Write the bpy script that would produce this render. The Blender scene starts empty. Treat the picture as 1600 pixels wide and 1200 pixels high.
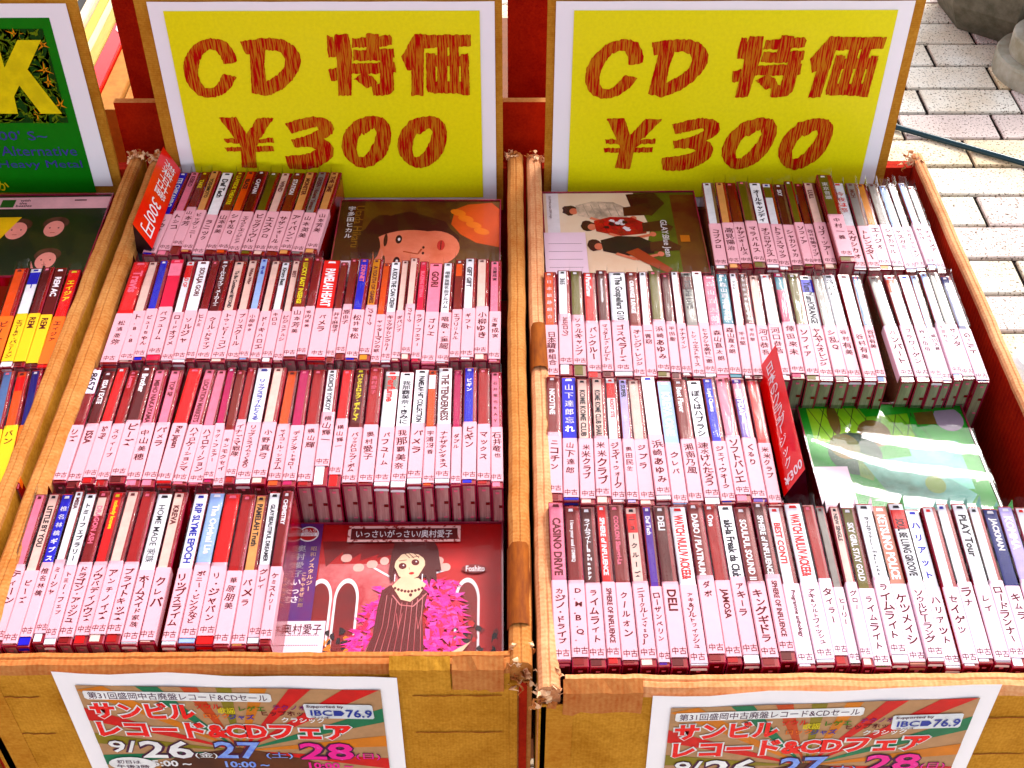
import bpy, math, random
from mathutils import Vector, Matrix
random.seed(7)
SC = bpy.context.scene
COL = SC.collection
# ------------------------------------------------------------------ camera, world, sun, exposure
P = math.radians(43.0); F = 1950.0; HC = 0.661; BASE = 0.790      # BASE = height of the spine tops above the pavement
cam = bpy.data.cameras.new('camera'); cam.sensor_width = 36.0; cam.lens = 36.0 * F / 1600.0
cam.clip_start = 0.01; cam.clip_end = 100
camo = bpy.data.objects.new('camera', cam); COL.objects.link(camo)
camo.location = (0, 0, BASE + HC); camo.rotation_euler = (math.radians(90) - P, 0, math.radians(-0.2))
SC.camera = camo
w = bpy.data.worlds.new('World'); SC.world = w; w.use_nodes = True
nt = w.node_tree; bg = nt.nodes['Background']
sky = nt.nodes.new('ShaderNodeTexSky'); sky.sky_type = 'NISHITA'; sky.sun_disc = False
SUN_EL, SUN_AZ = math.radians(43), math.radians(26)
sky.sun_elevation = SUN_EL; sky.sun_rotation = SUN_AZ; sky.dust_density = 3.0; sky.air_density = 1.0; sky.ozone_density = 0.6
hs = nt.nodes.new('ShaderNodeHueSaturation'); hs.inputs['Saturation'].default_value = 0.35      # thin overcast
nt.links.new(sky.outputs[0], hs.inputs['Color']); nt.links.new(hs.outputs[0], bg.inputs[0]); bg.inputs[1].default_value = 0.15
sl = bpy.data.lights.new('sun', 'SUN'); sl.energy = 0.85; sl.angle = math.radians(10); sl.color = (1.0, 0.95, 0.88)
so = bpy.data.objects.new('sun', sl); COL.objects.link(so)
sd = Vector((math.sin(SUN_AZ) * math.cos(SUN_EL), math.cos(SUN_AZ) * math.cos(SUN_EL), math.sin(SUN_EL)))
so.rotation_euler = (-sd).to_track_quat('-Z', 'Y').to_euler(); so.location = sd * 5
SC.view_settings.view_transform = 'Standard'; SC.view_settings.look = 'None'
SC.view_settings.exposure = 1.5; SC.view_settings.gamma = 1.0
SC.view_settings.use_curve_mapping = False
SC.cycles.max_bounces = 6; SC.cycles.transparent_max_bounces = 10
SC.cycles.use_denoising = True

# ------------------------------------------------------------------ picture point -> place in the scene
RY = Matrix.Rotation(math.radians(-0.2), 3, 'Z')
def ray(px, py):
    a = (px - 800) / F; b = -(py - 600) / F
    return RY @ Vector((a, math.cos(P) + b * math.sin(P), -math.sin(P) + b * math.cos(P)))
def U(px, py, z=0.0):                       # on the level z above the spine tops
    d = ray(px, py); t = (z - HC) / d.z
    return Vector((d.x * t, d.y * t, BASE + z))
def V(px, py, Y):                           # on the upright plane at depth Y
    d = ray(px, py); t = Y / d.y
    return Vector((d.x * t, Y, BASE + HC + d.z * t))
def proj(p):
    v = RY.inverted() @ Vector((p.x, p.y, p.z - BASE - HC))
    dep = v.y * math.cos(P) - v.z * math.sin(P); up = v.y * math.sin(P) + v.z * math.cos(P)
    return 800 + F * v.x / dep, 600 - F * up / dep

# ------------------------------------------------------------------ materials
def lin(c):
    return tuple(((v / 255) / 12.92 if v / 255 < 0.04045 else ((v / 255 + 0.055) / 1.055) ** 2.4) for v in c)
MATS = {}
def vivid(c, a=1.3):                 # the place's own colours are strong
    l_ = .3 * c[0] + .59 * c[1] + .11 * c[2]
    return tuple(min(.95, max(.0, l_ + (v - l_) * a)) for v in c)
def mat(name, rgb, rough=0.6, var=0.12, scale=60.0, spec=0.22, coat=0.0, bump=0.0, bscale=200.0, stretch=None, rgb2=None, k=0.86, thr=(0.35, 0.65), coatr=0.12):
    if name in MATS: return MATS[name]
    m = bpy.data.materials.new(name); m.use_nodes = True; n = m.node_tree.nodes; l = m.node_tree.links
    b = n['Principled BSDF']; base = tuple(v * k for v in vivid(lin(rgb)))
    b.inputs['Roughness'].default_value = rough; b.inputs['Specular IOR Level'].default_value = spec
    b.inputs['Coat Weight'].default_value = coat; b.inputs['Coat Roughness'].default_value = coatr
    tc = n.new('ShaderNodeTexCoord'); mp = n.new('ShaderNodeMapping'); l.new(tc.outputs['Object'], mp.inputs[0])
    if stretch: mp.inputs['Scale'].default_value = stretch
    nz = n.new('ShaderNodeTexNoise'); nz.inputs['Scale'].default_value = scale; nz.inputs['Detail'].default_value = 5; nz.inputs['Roughness'].default_value = 0.65
    l.new(mp.outputs[0], nz.inputs['Vector'])
    cr = n.new('ShaderNodeValToRGB'); e = cr.color_ramp.elements
    e[0].position, e[1].position = thr
    c2 = tuple(v * k for v in vivid(lin(rgb2))) if rgb2 else tuple(v * (1 - 2 * var) for v in base)
    e[0].color = (*c2, 1); e[1].color = (*base, 1)
    l.new(nz.outputs['Fac'], cr.inputs[0]); l.new(cr.outputs[0], b.inputs['Base Color'])
    if bump:
        n2 = n.new('ShaderNodeTexNoise'); n2.inputs['Scale'].default_value = bscale; n2.inputs['Detail'].default_value = 3
        l.new(mp.outputs[0], n2.inputs['Vector'])
        bp = n.new('ShaderNodeBump'); bp.inputs['Strength'].default_value = bump; bp.inputs['Distance'].default_value = 0.002
        l.new(n2.outputs['Fac'], bp.inputs['Height']); l.new(bp.outputs[0], b.inputs['Normal'])
    MATS[name] = m; return m
def film(name, amount, rough, bump, bscale, tint=(1, 1, 1), stretch=(1, 1, 1)):
    m = bpy.data.materials.new(name); m.use_nodes = True; n = m.node_tree.nodes; l = m.node_tree.links
    n.remove(n['Principled BSDF']); out = n['Material Output']
    tr = n.new('ShaderNodeBsdfTransparent'); tr.inputs[0].default_value = (*tint, 1)
    gl = n.new('ShaderNodeBsdfGlossy'); gl.inputs['Roughness'].default_value = rough
    fr = n.new('ShaderNodeFresnel'); fr.inputs[0].default_value = amount
    mx = n.new('ShaderNodeMixShader'); l.new(fr.outputs[0], mx.inputs[0]); l.new(tr.outputs[0], mx.inputs[1]); l.new(gl.outputs[0], mx.inputs[2])
    tc = n.new('ShaderNodeTexCoord'); nz = n.new('ShaderNodeTexNoise'); nz.inputs['Scale'].default_value = bscale; nz.inputs['Distortion'].default_value = 1.5
    mp = n.new('ShaderNodeMapping'); mp.inputs['Scale'].default_value = stretch; l.new(tc.outputs['Object'], mp.inputs[0]); l.new(mp.outputs[0], nz.inputs['Vector'])
    bp = n.new('ShaderNodeBump'); bp.inputs['Strength'].default_value = bump; bp.inputs['Distance'].default_value = 0.002
    l.new(nz.outputs['Fac'], bp.inputs['Height']); l.new(bp.outputs[0], gl.inputs['Normal'])
    l.new(mx.outputs[0], out.inputs[0]); return m
def cardboard(name, rgb, rgb2, flute_axis='Z', k=0.86, flute=260.0, amount=0.35):
    m = bpy.data.materials.new(name); m.use_nodes = True; n = m.node_tree.nodes; l = m.node_tree.links
    b = n['Principled BSDF']; b.inputs['Roughness'].default_value = 0.85; b.inputs['Specular IOR Level'].default_value = 0.08
    tc = n.new('ShaderNodeTexCoord')
    wv = n.new('ShaderNodeTexWave'); wv.bands_direction = flute_axis; wv.inputs['Scale'].default_value = flute; wv.inputs['Distortion'].default_value = 0.6; wv.inputs['Detail'].default_value = 2
    nz = n.new('ShaderNodeTexNoise'); nz.inputs['Scale'].default_value = 24; nz.inputs['Detail'].default_value = 9; nz.inputs['Roughness'].default_value = 0.78
    fz = n.new('ShaderNodeTexNoise'); fz.inputs['Scale'].default_value = 420; fz.inputs['Detail'].default_value = 2
    for t in (wv, nz, fz): l.new(tc.outputs['Object'], t.inputs['Vector'])
    a1 = n.new('ShaderNodeMath'); a1.operation = 'MULTIPLY_ADD'; a1.inputs[1].default_value = amount; l.new(wv.outputs['Fac'], a1.inputs[0]); l.new(nz.outputs['Fac'], a1.inputs[2])
    a2 = n.new('ShaderNodeMath'); a2.operation = 'MULTIPLY_ADD'; a2.inputs[1].default_value = 0.45; l.new(fz.outputs['Fac'], a2.inputs[0]); l.new(a1.outputs[0], a2.inputs[2])
    cr = n.new('ShaderNodeValToRGB'); cr.color_ramp.elements[0].position = 0.55; cr.color_ramp.elements[1].position = 1.1
    cr.color_ramp.elements[0].color = (*[v * k for v in lin(rgb2)], 1); cr.color_ramp.elements[1].color = (*[v * k for v in lin(rgb)], 1)
    cr.color_ramp.elements[1].position = 1.0
    l.new(a2.outputs[0], cr.inputs[0]); l.new(cr.outputs[0], b.inputs['Base Color'])
    bp = n.new('ShaderNodeBump'); bp.inputs['Strength'].default_value = 0.35; bp.inputs['Distance'].default_value = 0.0015
    l.new(a1.outputs[0], bp.inputs['Height']); l.new(bp.outputs[0], b.inputs['Normal'])
    return m
PAL = {  # spine colours: rgb, words
 'red': ((240, 14, 22), 'bright red'), 'dkred': ((168, 0, 8), 'dark red'), 'maroon': ((128, 0, 26), 'maroon'), 'hot': ((240, 0, 90), 'hot pink'),
 'pink': ((245, 140, 160), 'pink'), 'cream': ((248, 205, 195), 'cream'), 'white': ((252, 244, 250), 'white'), 'lav': ((190, 175, 225), 'lavender'),
 'sky': ((165, 185, 228), 'pale blue'), 'blue': ((45, 40, 185), 'blue'), 'purple': ((88, 20, 150), 'purple'), 'orange': ((232, 105, 15), 'orange'),
 'gold': ((225, 150, 30), 'golden yellow'), 'brown': ((128, 44, 8), 'brown'), 'olive': ((112, 98, 15), 'olive'), 'dark': ((92, 0, 16), 'nearly black'),
 'teal': ((72, 130, 148), 'teal'), 'navy': ((18, 20, 105), 'navy blue'), 'grey': ((150, 140, 135), 'grey'), 'taupe': ((190, 130, 115), 'taupe'),
 'peach': ((240, 175, 125), 'peach'), 'steel': ((95, 120, 165), 'steel blue'), 'orred': ((225, 45, 8), 'orange red'), 'magenta': ((185, 0, 95), 'magenta')}
def spine_mat(k):
    return mat('spine_' + k, PAL[k][0], rough=0.4, var=0.10, scale=90, coat=0.05, coatr=0.1, spec=0.14, k=0.74 if k not in ('white', 'cream', 'pink', 'sky', 'lav') else 0.84)
M_TXT_DK = mat('ink_dark', (95, 0, 28), rough=0.6, var=0.05)
M_TXT_BLK = mat('ink_black', (22, 4, 20), rough=0.6, var=0.05)
M_TXT_WH = mat('ink_white', (255, 240, 245), rough=0.6, var=0.03)
M_TXT_PK = mat('ink_pink', (250, 130, 150), rough=0.6, var=0.03)
M_TXT_RED = mat('ink_red', (215, 8, 18), rough=0.6, var=0.05)
M_TXT_BLUE = mat('ink_blue', (40, 40, 150), rough=0.6, var=0.05)
M_TXT_YEL = mat('ink_yellow', (250, 225, 60), rough=0.6, var=0.05)
M_PEN = mat('pen_ink', (82, 0, 18), rough=0.7, var=0.05)
M_LABEL = mat('label_paper_shaded', (255, 186, 196), rough=0.55, var=0.05, scale=30, coat=0.06, coatr=0.25, k=0.80)  # red cast of the shade put into white label paper
M_LABEL_W = mat('label_paper_sunlit', (255, 216, 228), rough=0.55, var=0.03, scale=30, coat=0.06, coatr=0.25, k=0.84)  # lighter copy of the label paper, sunlight put into its colour
M_LABEL_Y = mat('label_paper_yellow', (255, 200, 30), rough=0.55, var=0.04, scale=30, coat=0.1)
M_LABEL_O = mat('label_paper_orange', (255, 125, 20), rough=0.55, var=0.04, scale=30, coat=0.1)
M_SHELL = mat('jewel_case_shade', (128, 0, 20), rough=0.22, var=0.35, scale=25, coat=0.3, coatr=0.08, rgb2=(175, 50, 66), stretch=(6, 0.6, 1), thr=(0.3, 0.5))  # deep red puts the reddish shade around the cases into their plastic
M_SHELL2 = mat('jewel_case_reflection', (128, 104, 84), rough=0.25, rgb2=(110, 34, 24), scale=25, coat=0.6, coatr=0.05, stretch=(6, 0.6, 1))  # clear plastic again, with olive-grey reflections put into the colour
M_END = mat('case_end_clear', (215, 178, 172), rough=0.3, rgb2=(165, 110, 112), scale=40, coat=0.5, stretch=(8, 1, 0.5))
M_END_G = mat('case_end_clear_green', (176, 182, 150), rough=0.3, rgb2=(120, 120, 96), scale=40, coat=0.5, stretch=(8, 1, 0.5))
M_END_D = mat('case_end_dark', (125, 0, 14), rough=0.3, rgb2=(80, 0, 14), scale=40, coat=0.5)
M_EDGE = mat('case_edge_highlight', (160, 60, 80), rough=0.15, var=0.2, scale=80, coat=0.6)  # lighter colour paints a highlight along the case edges
M_FILM = film('clear_film', 1.2, 0.06, 0.35, 90, stretch=(1, .2, 1))
M_FILM1 = film('flat_film', 1.16, 0.06, 0.12, 25)
M_FILM2 = film('crumpled_film', 1.29, 0.04, 0.06, 30, stretch=(1, 2.4, 1))

PWH0 = mat('sticker_paper', (240, 225, 245), rough=.5, var=.02)
# ------------------------------------------------------------------ mesh builder
class MB:
    def __init__(s): s.v = []; s.f = []; s.m = []; s.mats = []
    def mi(s, m):
        if m not in s.mats: s.mats.append(m)
        return s.mats.index(m)
    def poly(s, pts, m):
        b = len(s.v); s.v += [tuple(p) for p in pts]; s.f.append(tuple(range(b, b + len(pts)))); s.m.append(s.mi(m))
    def box(s, a, b, m, M=None):
        x0, y0, z0 = a; x1, y1, z1 = b; n = len(s.v)
        c = [(x0, y0, z0), (x1, y0, z0), (x1, y1, z0), (x0, y1, z0), (x0, y0, z1), (x1, y0, z1), (x1, y1, z1), (x0, y1, z1)]
        if M: c = [tuple(M @ Vector(q)) for q in c]
        s.v += c; i = s.mi(m)
        for q in ((0, 3, 2, 1), (4, 5, 6, 7), (0, 1, 5, 4), (1, 2, 6, 5), (2, 3, 7, 6), (3, 0, 4, 7)):
            s.f.append(tuple(n + k for k in q)); s.m.append(i)
    def grid(s, P2, m):                       # P2[i][j] points
        n = len(s.v); R = len(P2); C = len(P2[0]); i0 = s.mi(m)
        for r in P2: s.v += [tuple(p) for p in r]
        for i in range(R - 1):
            for j in range(C - 1):
                s.f.append((n + i * C + j, n + i * C + j + 1, n + (i + 1) * C + j + 1, n + (i + 1) * C + j)); s.m.append(i0)
    def mesh(s, name, smooth=False):
        me = bpy.data.meshes.new(name); me.from_pydata(s.v, [], s.f)
        for m in s.mats: me.materials.append(m)
        me.polygons.foreach_set('material_index', s.m)
        if smooth: me.polygons.foreach_set('use_smooth', [True] * len(s.f))
        me.update(); return me
    def obj(s, name, parent=None, smooth=False):
        return link(name, s.mesh(name, smooth), parent)
def link(name, me, parent=None, loc=None):
    o = bpy.data.objects.new(name, me); COL.objects.link(o)
    if parent: o.parent = parent
    if loc: o.location = loc
    return o
def tag(o, label=None, cat=None, group=None, kind=None):
    for k, v in (('label', label), ('category', cat), ('group', group), ('kind', kind)):
        if v: o[k] = v
    return o
def empty(name, loc=(0, 0, 0), rot=None):
    o = bpy.data.objects.new(name, None); COL.objects.link(o); o.location = loc; o.empty_display_size = 0.02
    if rot is not None: o.rotation_euler = rot
    return o

# ------------------------------------------------------------------ lettering
GC = {}
def glyphs(s, bold=0.0, res=2):
    k = (s, round(bold, 3), res)
    if k in GC: return GC[k]
    c = bpy.data.curves.new('t', 'FONT'); c.body = s; c.resolution_u = res; c.offset = bold
    o = bpy.data.objects.new('t', c); me = o.to_mesh()
    vs = [(v.co.x, v.co.y) for v in me.vertices]; fs = [tuple(p.vertices) for p in me.polygons]
    o.to_mesh_clear(); bpy.data.objects.remove(o); bpy.data.curves.remove(c)
    GC[k] = (vs, fs); return GC[k]
def heavy(ch, bold, res):           # dense characters are thickened by doubling, thin ones by swelling the outline
    if ord(ch) < 0x3400 or bold < .013: return glyphs(ch, bold, res)
    vs, fs = glyphs(ch, 0.0, res); n = len(vs)
    return vs + [(x + .03, y - .008) for x, y in vs], fs + [tuple(i + n for i in f) for f in fs]
def put(mb, s, O, Ud, Vd, wid, hei, m, vertical=False, bold=0.0, jit=0.0, lift=0.0, res=2, shear=0.0, fill=False, rnd=random):
    """write s in the rectangle at O: Ud, Vd are unit vectors (right, up); vertical stacks characters downwards"""
    O = Vector(O); Ud = Vector(Ud); Vd = Vector(Vd); N = Ud.cross(Vd).normalized(); mi = mb.mi(m)
    def emit(vs, fs, fx):
        b = len(mb.v)
        for x, y in vs:
            a, c = fx(x, y); mb.v.append(tuple(O + Ud * a + Vd * c + N * lift))
        for f in fs: mb.f.append(tuple(b + i for i in f)); mb.m.append(mi)
    if not vertical:
        vs, fs = glyphs(s, min(bold, .005) if any(ord(q) > 0x3400 for q in s) else bold, res)
        if not vs: return
        x0 = min(v[0] for v in vs); x1 = max(v[0] for v in vs); y0 = min(min(v[1] for v in vs), 0); y1 = max(max(v[1] for v in vs), 0.7)
        sy = hei / (y1 - y0); sx = min(sy * 1.05, wid / (x1 - x0))
        if fill: sx = wid / (x1 - x0)
        emit(vs, fs, lambda x, y: ((x - x0 + shear * y) * sx, (y - y0) * sy))
        return
    n = len(s); pitch = min(hei / n, wid * 1.15)
    if fill: pitch = hei / n
    for i, ch in enumerate(s):
        if ch == ' ': continue
        vs, fs = heavy(ch, bold, res)
        if not vs: continue
        if ch in 'ー-~': vs = [((y - 0.38) + 0.5, -(x - 0.5) + 0.38) for x, y in vs]
        cx, cy = (0.5, 0.38) if ord(ch) > 0x2000 else (0.33, 0.35)
        sz = min(wid, pitch * 1.02) * (1.0 if not jit else 0.97)
        szx = min(wid, sz * 1.25)
        a = rnd.uniform(-jit, jit); ca, sa = math.cos(a), math.sin(a)
        jx = rnd.uniform(-jit, jit) * wid * 0.4; js = 1 + rnd.uniform(-jit, jit)
        Y = hei - (i + 0.5) * pitch
        def fx(x, y):
            u, v = (x - cx) * szx * js, (y - cy) * sz * js
            return wid / 2 + jx + u * ca - v * sa, Y + u * sa + v * ca
        emit(vs, fs, fx)

# ------------------------------------------------------------------ pavement (bricks one by one where they show)
def brick_mat(name, rgb, rgb2):
    m = bpy.data.materials.new(name); m.use_nodes = True; n = m.node_tree.nodes; l = m.node_tree.links; b = n['Principled BSDF']
    b.inputs['Roughness'].default_value = 0.85; b.inputs['Specular IOR Level'].default_value = 0.2
    tc = n.new('ShaderNodeTexCoord'); geo = n.new('ShaderNodeNewGeometry')
    v1 = n.new('ShaderNodeTexNoise'); v1.inputs['Scale'].default_value = 210; v1.inputs['Detail'].default_value = 3; v1.inputs['Roughness'].default_value = 0.6
    v2 = n.new('ShaderNodeTexNoise'); v2.inputs['Scale'].default_value = 9; v2.inputs['Detail'].default_value = 6
    for t in (v1, v2): l.new(geo.outputs['Position'], t.inputs['Vector'])
    r1 = n.new('ShaderNodeValToRGB'); r1.color_ramp.elements[0].position = 0.375; r1.color_ramp.elements[1].position = 0.425
    r1.color_ramp.elements[0].color = (0.16, 0.12, 0.09, 1); r1.color_ramp.elements[1].color = (1, 1, 1, 1)
    r2 = n.new('ShaderNodeValToRGB'); r2.color_ramp.elements[0].position = 0.3; r2.color_ramp.elements[1].position = 0.6
    r2.color_ramp.elements[0].color = (*[q * .82 for q in lin(rgb2)], 1); r2.color_ramp.elements[1].color = (*[q * .82 for q in lin(rgb)], 1)
    mx = n.new('ShaderNodeMix'); mx.data_type = 'RGBA'; mx.blend_type = 'MULTIPLY'; mx.inputs[0].default_value = 1
    l.new(v1.outputs['Fac'], r1.inputs[0]); l.new(v2.outputs['Fac'], r2.inputs[0]); l.new(r2.outputs[0], mx.inputs[6]); l.new(r1.outputs[0], mx.inputs[7])
    l.new(mx.outputs[2], b.inputs['Base Color'])
    bp = n.new('ShaderNodeBump'); bp.inputs['Strength'].default_value = 0.5; bp.inputs['Distance'].default_value = 0.002
    l.new(v1.outputs['Fac'], bp.inputs['Height']); l.new(bp.outputs[0], b.inputs['Normal']); return m
BM = [brick_mat('paver_cream', (246, 238, 222), (224, 204, 176)), brick_mat('paver_pinkish', (236, 216, 206), (216, 196, 186)), brick_mat('paver_buff', (244, 226, 194), (226, 196, 150))]
mortar = mat('mortar_dark', (26, 8, 5), rough=0.95, rgb2=(8, 2, 1), scale=40)
g = MB(); g.poly([(-30, -30, .021), (30, -30, .021), (30, 30, .021), (-30, 30, .021)], mortar)
pave = g.obj('pavement'); tag(pave, kind='structure')
def brick_mesh(w_, d_, m, rnd):
    b = MB(); h = 0.03; c = 0.0025
    def ring(inset, z, jx=0):
        x, y = w_ / 2 - inset, d_ / 2 - inset
        pts = []
        for (sx, sy) in ((-1, -1), (1, -1), (1, 1), (-1, 1)):
            pts.append((sx * (x + rnd.uniform(-.0012, .0012)), sy * (y + rnd.uniform(-.0012, .0012)), z))
        return pts
    r0, r1, r2 = ring(0, 0.0), ring(0, h - c), ring(c, h)
    for A, B in ((r0, r1), (r1, r2)):
        for i in range(4): b.poly([A[i], A[(i + 1) % 4], B[(i + 1) % 4], B[i]], m)
    b.poly(r2, m); return b.mesh('brick')
rb = random.Random(3)
BPITCH = 0.1044
y_first = U(1400, 538, -BASE).y
full_meshes = [brick_mesh(0.1985, BPITCH - 0.0092, BM[i % 3], rb) for i in range(9)]
row_shift = {0: 1.055, 1: 0.945, 2: 1.03, 3: 0.93, 4: 1.06, 5: 0.96, 6: 1.05, 7: 0.915, 8: 0.892, 9: 0.985, 10: 0.90, 11: 0.99, 12: 0.91}
for r in range(-4, 17):
    yc = y_first + (r + 0.5) * BPITCH
    off = row_shift.get(r, 0.93 + 0.1 * (r % 2))
    lo = -5 if r >= 9 else -2
    for k in range(lo, 6):
        me = full_meshes[rb.choice([0, 0, 1, 2, 3, 3, 4, 5, 6, 6, 7, 8])]
        o = link('brick', me, pave, (off + (k + 0.5) * 0.2075 - 0.2075, yc, -0.024 + rb.uniform(-0.0008, 0.0008)))
        o.location.z = -0.0 + rb.uniform(-0.0008, 0.0008) - 0.001
        o.rotation_euler = (0, 0, rb.choice([0, math.pi]) + rb.uniform(-.006, .006))
# the far and hidden ground carries the same pavers, joined
st = MB()
for r in range(-30, 60):
    for k in range(-22, 24):
        if -4 <= r < 17 and (-5 if r >= 9 else -2) <= k < 6: continue
        x = row_shift.get(r, 0.93 + 0.1 * (r % 2)) + (k - .5) * 0.2075; y = y_first + (r + .5) * BPITCH
        st.box((x - .1007, y - .0495, 0.0), (x + .1007, y + .0495, 0.028 + rb.uniform(-.0008, .0008)), BM[(r * 7 + k * 5) % 3])
tag(st.obj('brick', pave), kind='stuff')

# ------------------------------------------------------------------ added shade canopy, and table
cloth = mat('canopy_cloth', (205, 30, 24), rough=0.8, var=0.05, scale=6)
n = cloth.node_tree.nodes; l = cloth.node_tree.links
tl = n.new('ShaderNodeBsdfTranslucent'); tl.inputs[0].default_value = (0.75, 0.05, 0.04, 1); mx = n.new('ShaderNodeMixShader'); mx.inputs[0].default_value = 0.4
l.new(n['Principled BSDF'].outputs[0], mx.inputs[1]); l.new(tl.outputs[0], mx.inputs[2]); l.new(mx.outputs[0], n['Material Output'].inputs[0])
CAN = empty('unseen_shade_canopy', (-1.2, 1.2, 0)); tag(CAN, 'unseen red cloth canopy added to shade and redden the left hand boxes', 'canopy')  # out of view, put in to shade and redden the left side
b = MB(); b.grid([[(-2.1 + (2.72 - 1.7 * (1 - j / 12)) * i / 12, -3.4 + 6.0 * j / 12, 2.12 + 0.35 * (1 - abs(i / 6 - 1)) - 0.04 * math.sin(math.pi * j / 4) ** 2) for j in range(13)] for i in range(13)], cloth)  # slanted edge shaped to shade the left and leave sky for the right
b.obj('canopy_cloth', CAN, True)
steel = mat('steel_pole', (170, 170, 172), rough=0.35, var=0.05)
for px_, py_ in ((-2.08, -3.38), (-2.08, 2.58)):
    b = MB()
    for i in range(8):
        a0, a1 = i * math.pi / 4, (i + 1) * math.pi / 4
        b.poly([(px_ + .015 * math.cos(a0), py_ + .015 * math.sin(a0), 0), (px_ + .015 * math.cos(a1), py_ + .015 * math.sin(a1), 0), (px_ + .015 * math.cos(a1), py_ + .015 * math.sin(a1), 2.12), (px_ + .015 * math.cos(a0), py_ + .015 * math.sin(a0), 2.12)], steel)
    b.obj('pole', CAN, True)
TZ = BASE - 0.165
tb = empty('folding_table', (0, 0.9, 0)); tag(tb, 'low folding table under the cardboard boxes', 'table')
wood = mat('table_wood', (120, 70, 40), rough=0.6)
b = MB(); b.box((-0.80, -0.40, TZ - 0.03), (0.375, 0.75, TZ - 0.002), wood); b.obj('table_top', tb)
for sx, sy in ((-.75, -.35), (.33, -.35), (-.75, .7), (.33, .7)):
    b = MB(); b.box((sx - .015, sy - .015, 0), (sx + .015, sy + .015, TZ - 0.031), steel); b.obj('leg', tb)

# ------------------------------------------------------------------ cardboard boxes
CB = cardboard('cardboard_outer', (222, 158, 52), (170, 108, 16), 'X', flute=150, amount=0.04)
CBZ = cardboard('cardboard_flap', (212, 150, 50), (176, 106, 18), 'Z', flute=160, amount=0.08)
CBR = cardboard('cardboard_rim', (206, 146, 82), (176, 98, 34), 'Y', flute=95, amount=0.09)
CBF = cardboard('cardboard_rim_front', (206, 136, 74), (178, 88, 34), 'X', flute=95, amount=0.09)
CBI = cardboard('cardboard_inner_shade', (190, 42, 8), (140, 8, 2), 'Y', flute=60, amount=0.15)  # deep red puts the interior's shade into the same brown cardboard
CBP = cardboard('cardboard_rim_sunlit', (238, 180, 130), (208, 126, 78), 'Y', flute=95, amount=0.09)  # paler copy of the rim colour, with sunlight painted in
CBFP = cardboard('cardboard_rim_front_sunlit', (238, 176, 122), (210, 124, 70), 'X', flute=95, amount=0.09)  # front rim copy with the same painted sunlight
CBT = cardboard('cardboard_torn', (252, 206, 160), (205, 120, 70), 'X', flute=30, amount=0.6)
def wall(name, parent, A, B, th, z0, zt, m_rim, m_out, m_in, side=1, seg=60, wob=0.0003, rnd=random.Random(5)):
    """upright folded cardboard wall from A to B with a rounded, slightly crushed rim; 'side' = which side is the inside"""
    A = Vector((A[0], A[1], 0)); B = Vector((B[0], B[1], 0)); d = (B - A).normalized(); nn = Vector((-d.y, d.x, 0)) * side
    prof = [(0, z0), (0, zt - th * .55), (th * .04, zt - th * .28), (th * .2, zt - th * .08), (th * .42, zt - .0006), (th * .5, zt - .0014), (th * .58, zt - .0004), (th * .8, zt - th * .08), (th * .96, zt - th * .28), (th, zt - th * .55), (th, z0)]
    mb = MB(); rows = []
    wv = 0.0
    for i in range(seg + 1):
        t = i / seg; p = A.lerp(B, t); wv = wv * 0.8 + rnd.uniform(-wob, wob); h = rnd.uniform(-.0004, .0004) 
        rows.append([p + nn * (u + (wv if 0 < k < 10 else 0)) + Vector((0, 0, z + (h if 1 < k < 9 else 0))) for k, (u, z) in enumerate(prof)])
    n0 = len(mb.v)
    for r in rows: mb.v += [tuple(q) for q in r]
    C = len(prof)
    for i in range(seg):
        for j in range(C - 1):
            mb.f.append((n0 + i * C + j, n0 + i * C + j + 1, n0 + (i + 1) * C + j + 1, n0 + (i + 1) * C + j))
            mb.m.append(mb.mi(m_out if j == 0 else m_in if j == C - 2 else m_rim))
    mb.poly(rows[0], m_rim); mb.poly(rows[-1][::-1], m_rim)
    return mb.obj(name, parent, False)
def torn(parent, c, rx, ry, rz, n_, seed, name='torn_corner'):
    """frayed, crumpled scraps where the folded rim has split"""
    rnd = random.Random(seed); mb = MB()
    for k in range(n_):
        o = Vector(c) + Vector((rnd.uniform(-rx, rx), rnd.uniform(-ry, ry), rnd.uniform(-rz, rz)))
        a = Vector((rnd.uniform(-1, 1), rnd.uniform(-1, 1), rnd.uniform(-.6, 1))).normalized() * rnd.uniform(.3, .9) * rx
        c2 = Vector((rnd.uniform(-1, 1), rnd.uniform(-1, 1), rnd.uniform(-1, .6))).normalized() * rnd.uniform(.3, .8) * rx
        nx = a.cross(c2).normalized() * rx * .3
        G = [[o + a * i / 3 + c2 * j / 3 + nx * math.sin(i * 2.1 + j * 1.3 + k) for j in range(4)] for i in range(4)]
        mb.grid(G, CBT if rnd.random() < .65 else CBF)
    return mb.obj(name, parent, False)
ZT = BASE + 0.005; Z0 = TZ
def panel(name, parent, p0, p1, th, m, m_in=None, m_top=None):
    """thick cardboard panel: p0 lower-left-front, p1 upper-right in plane Y const"""
    mb = MB(); mb.box((p0[0], p0[1], p0[2]), (p1[0], p0[1] + th, p1[2]), m)
    if m_top:
        k = mb.mi(m_top); mb.m[1] = k; mb.m[3] = k; mb.m[5] = k
    return mb.obj(name, parent)

YB = 1.012           # plane of the price signs
YFL, YFR = 0.4475, 0.4305     # outer faces of the box fronts
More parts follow.
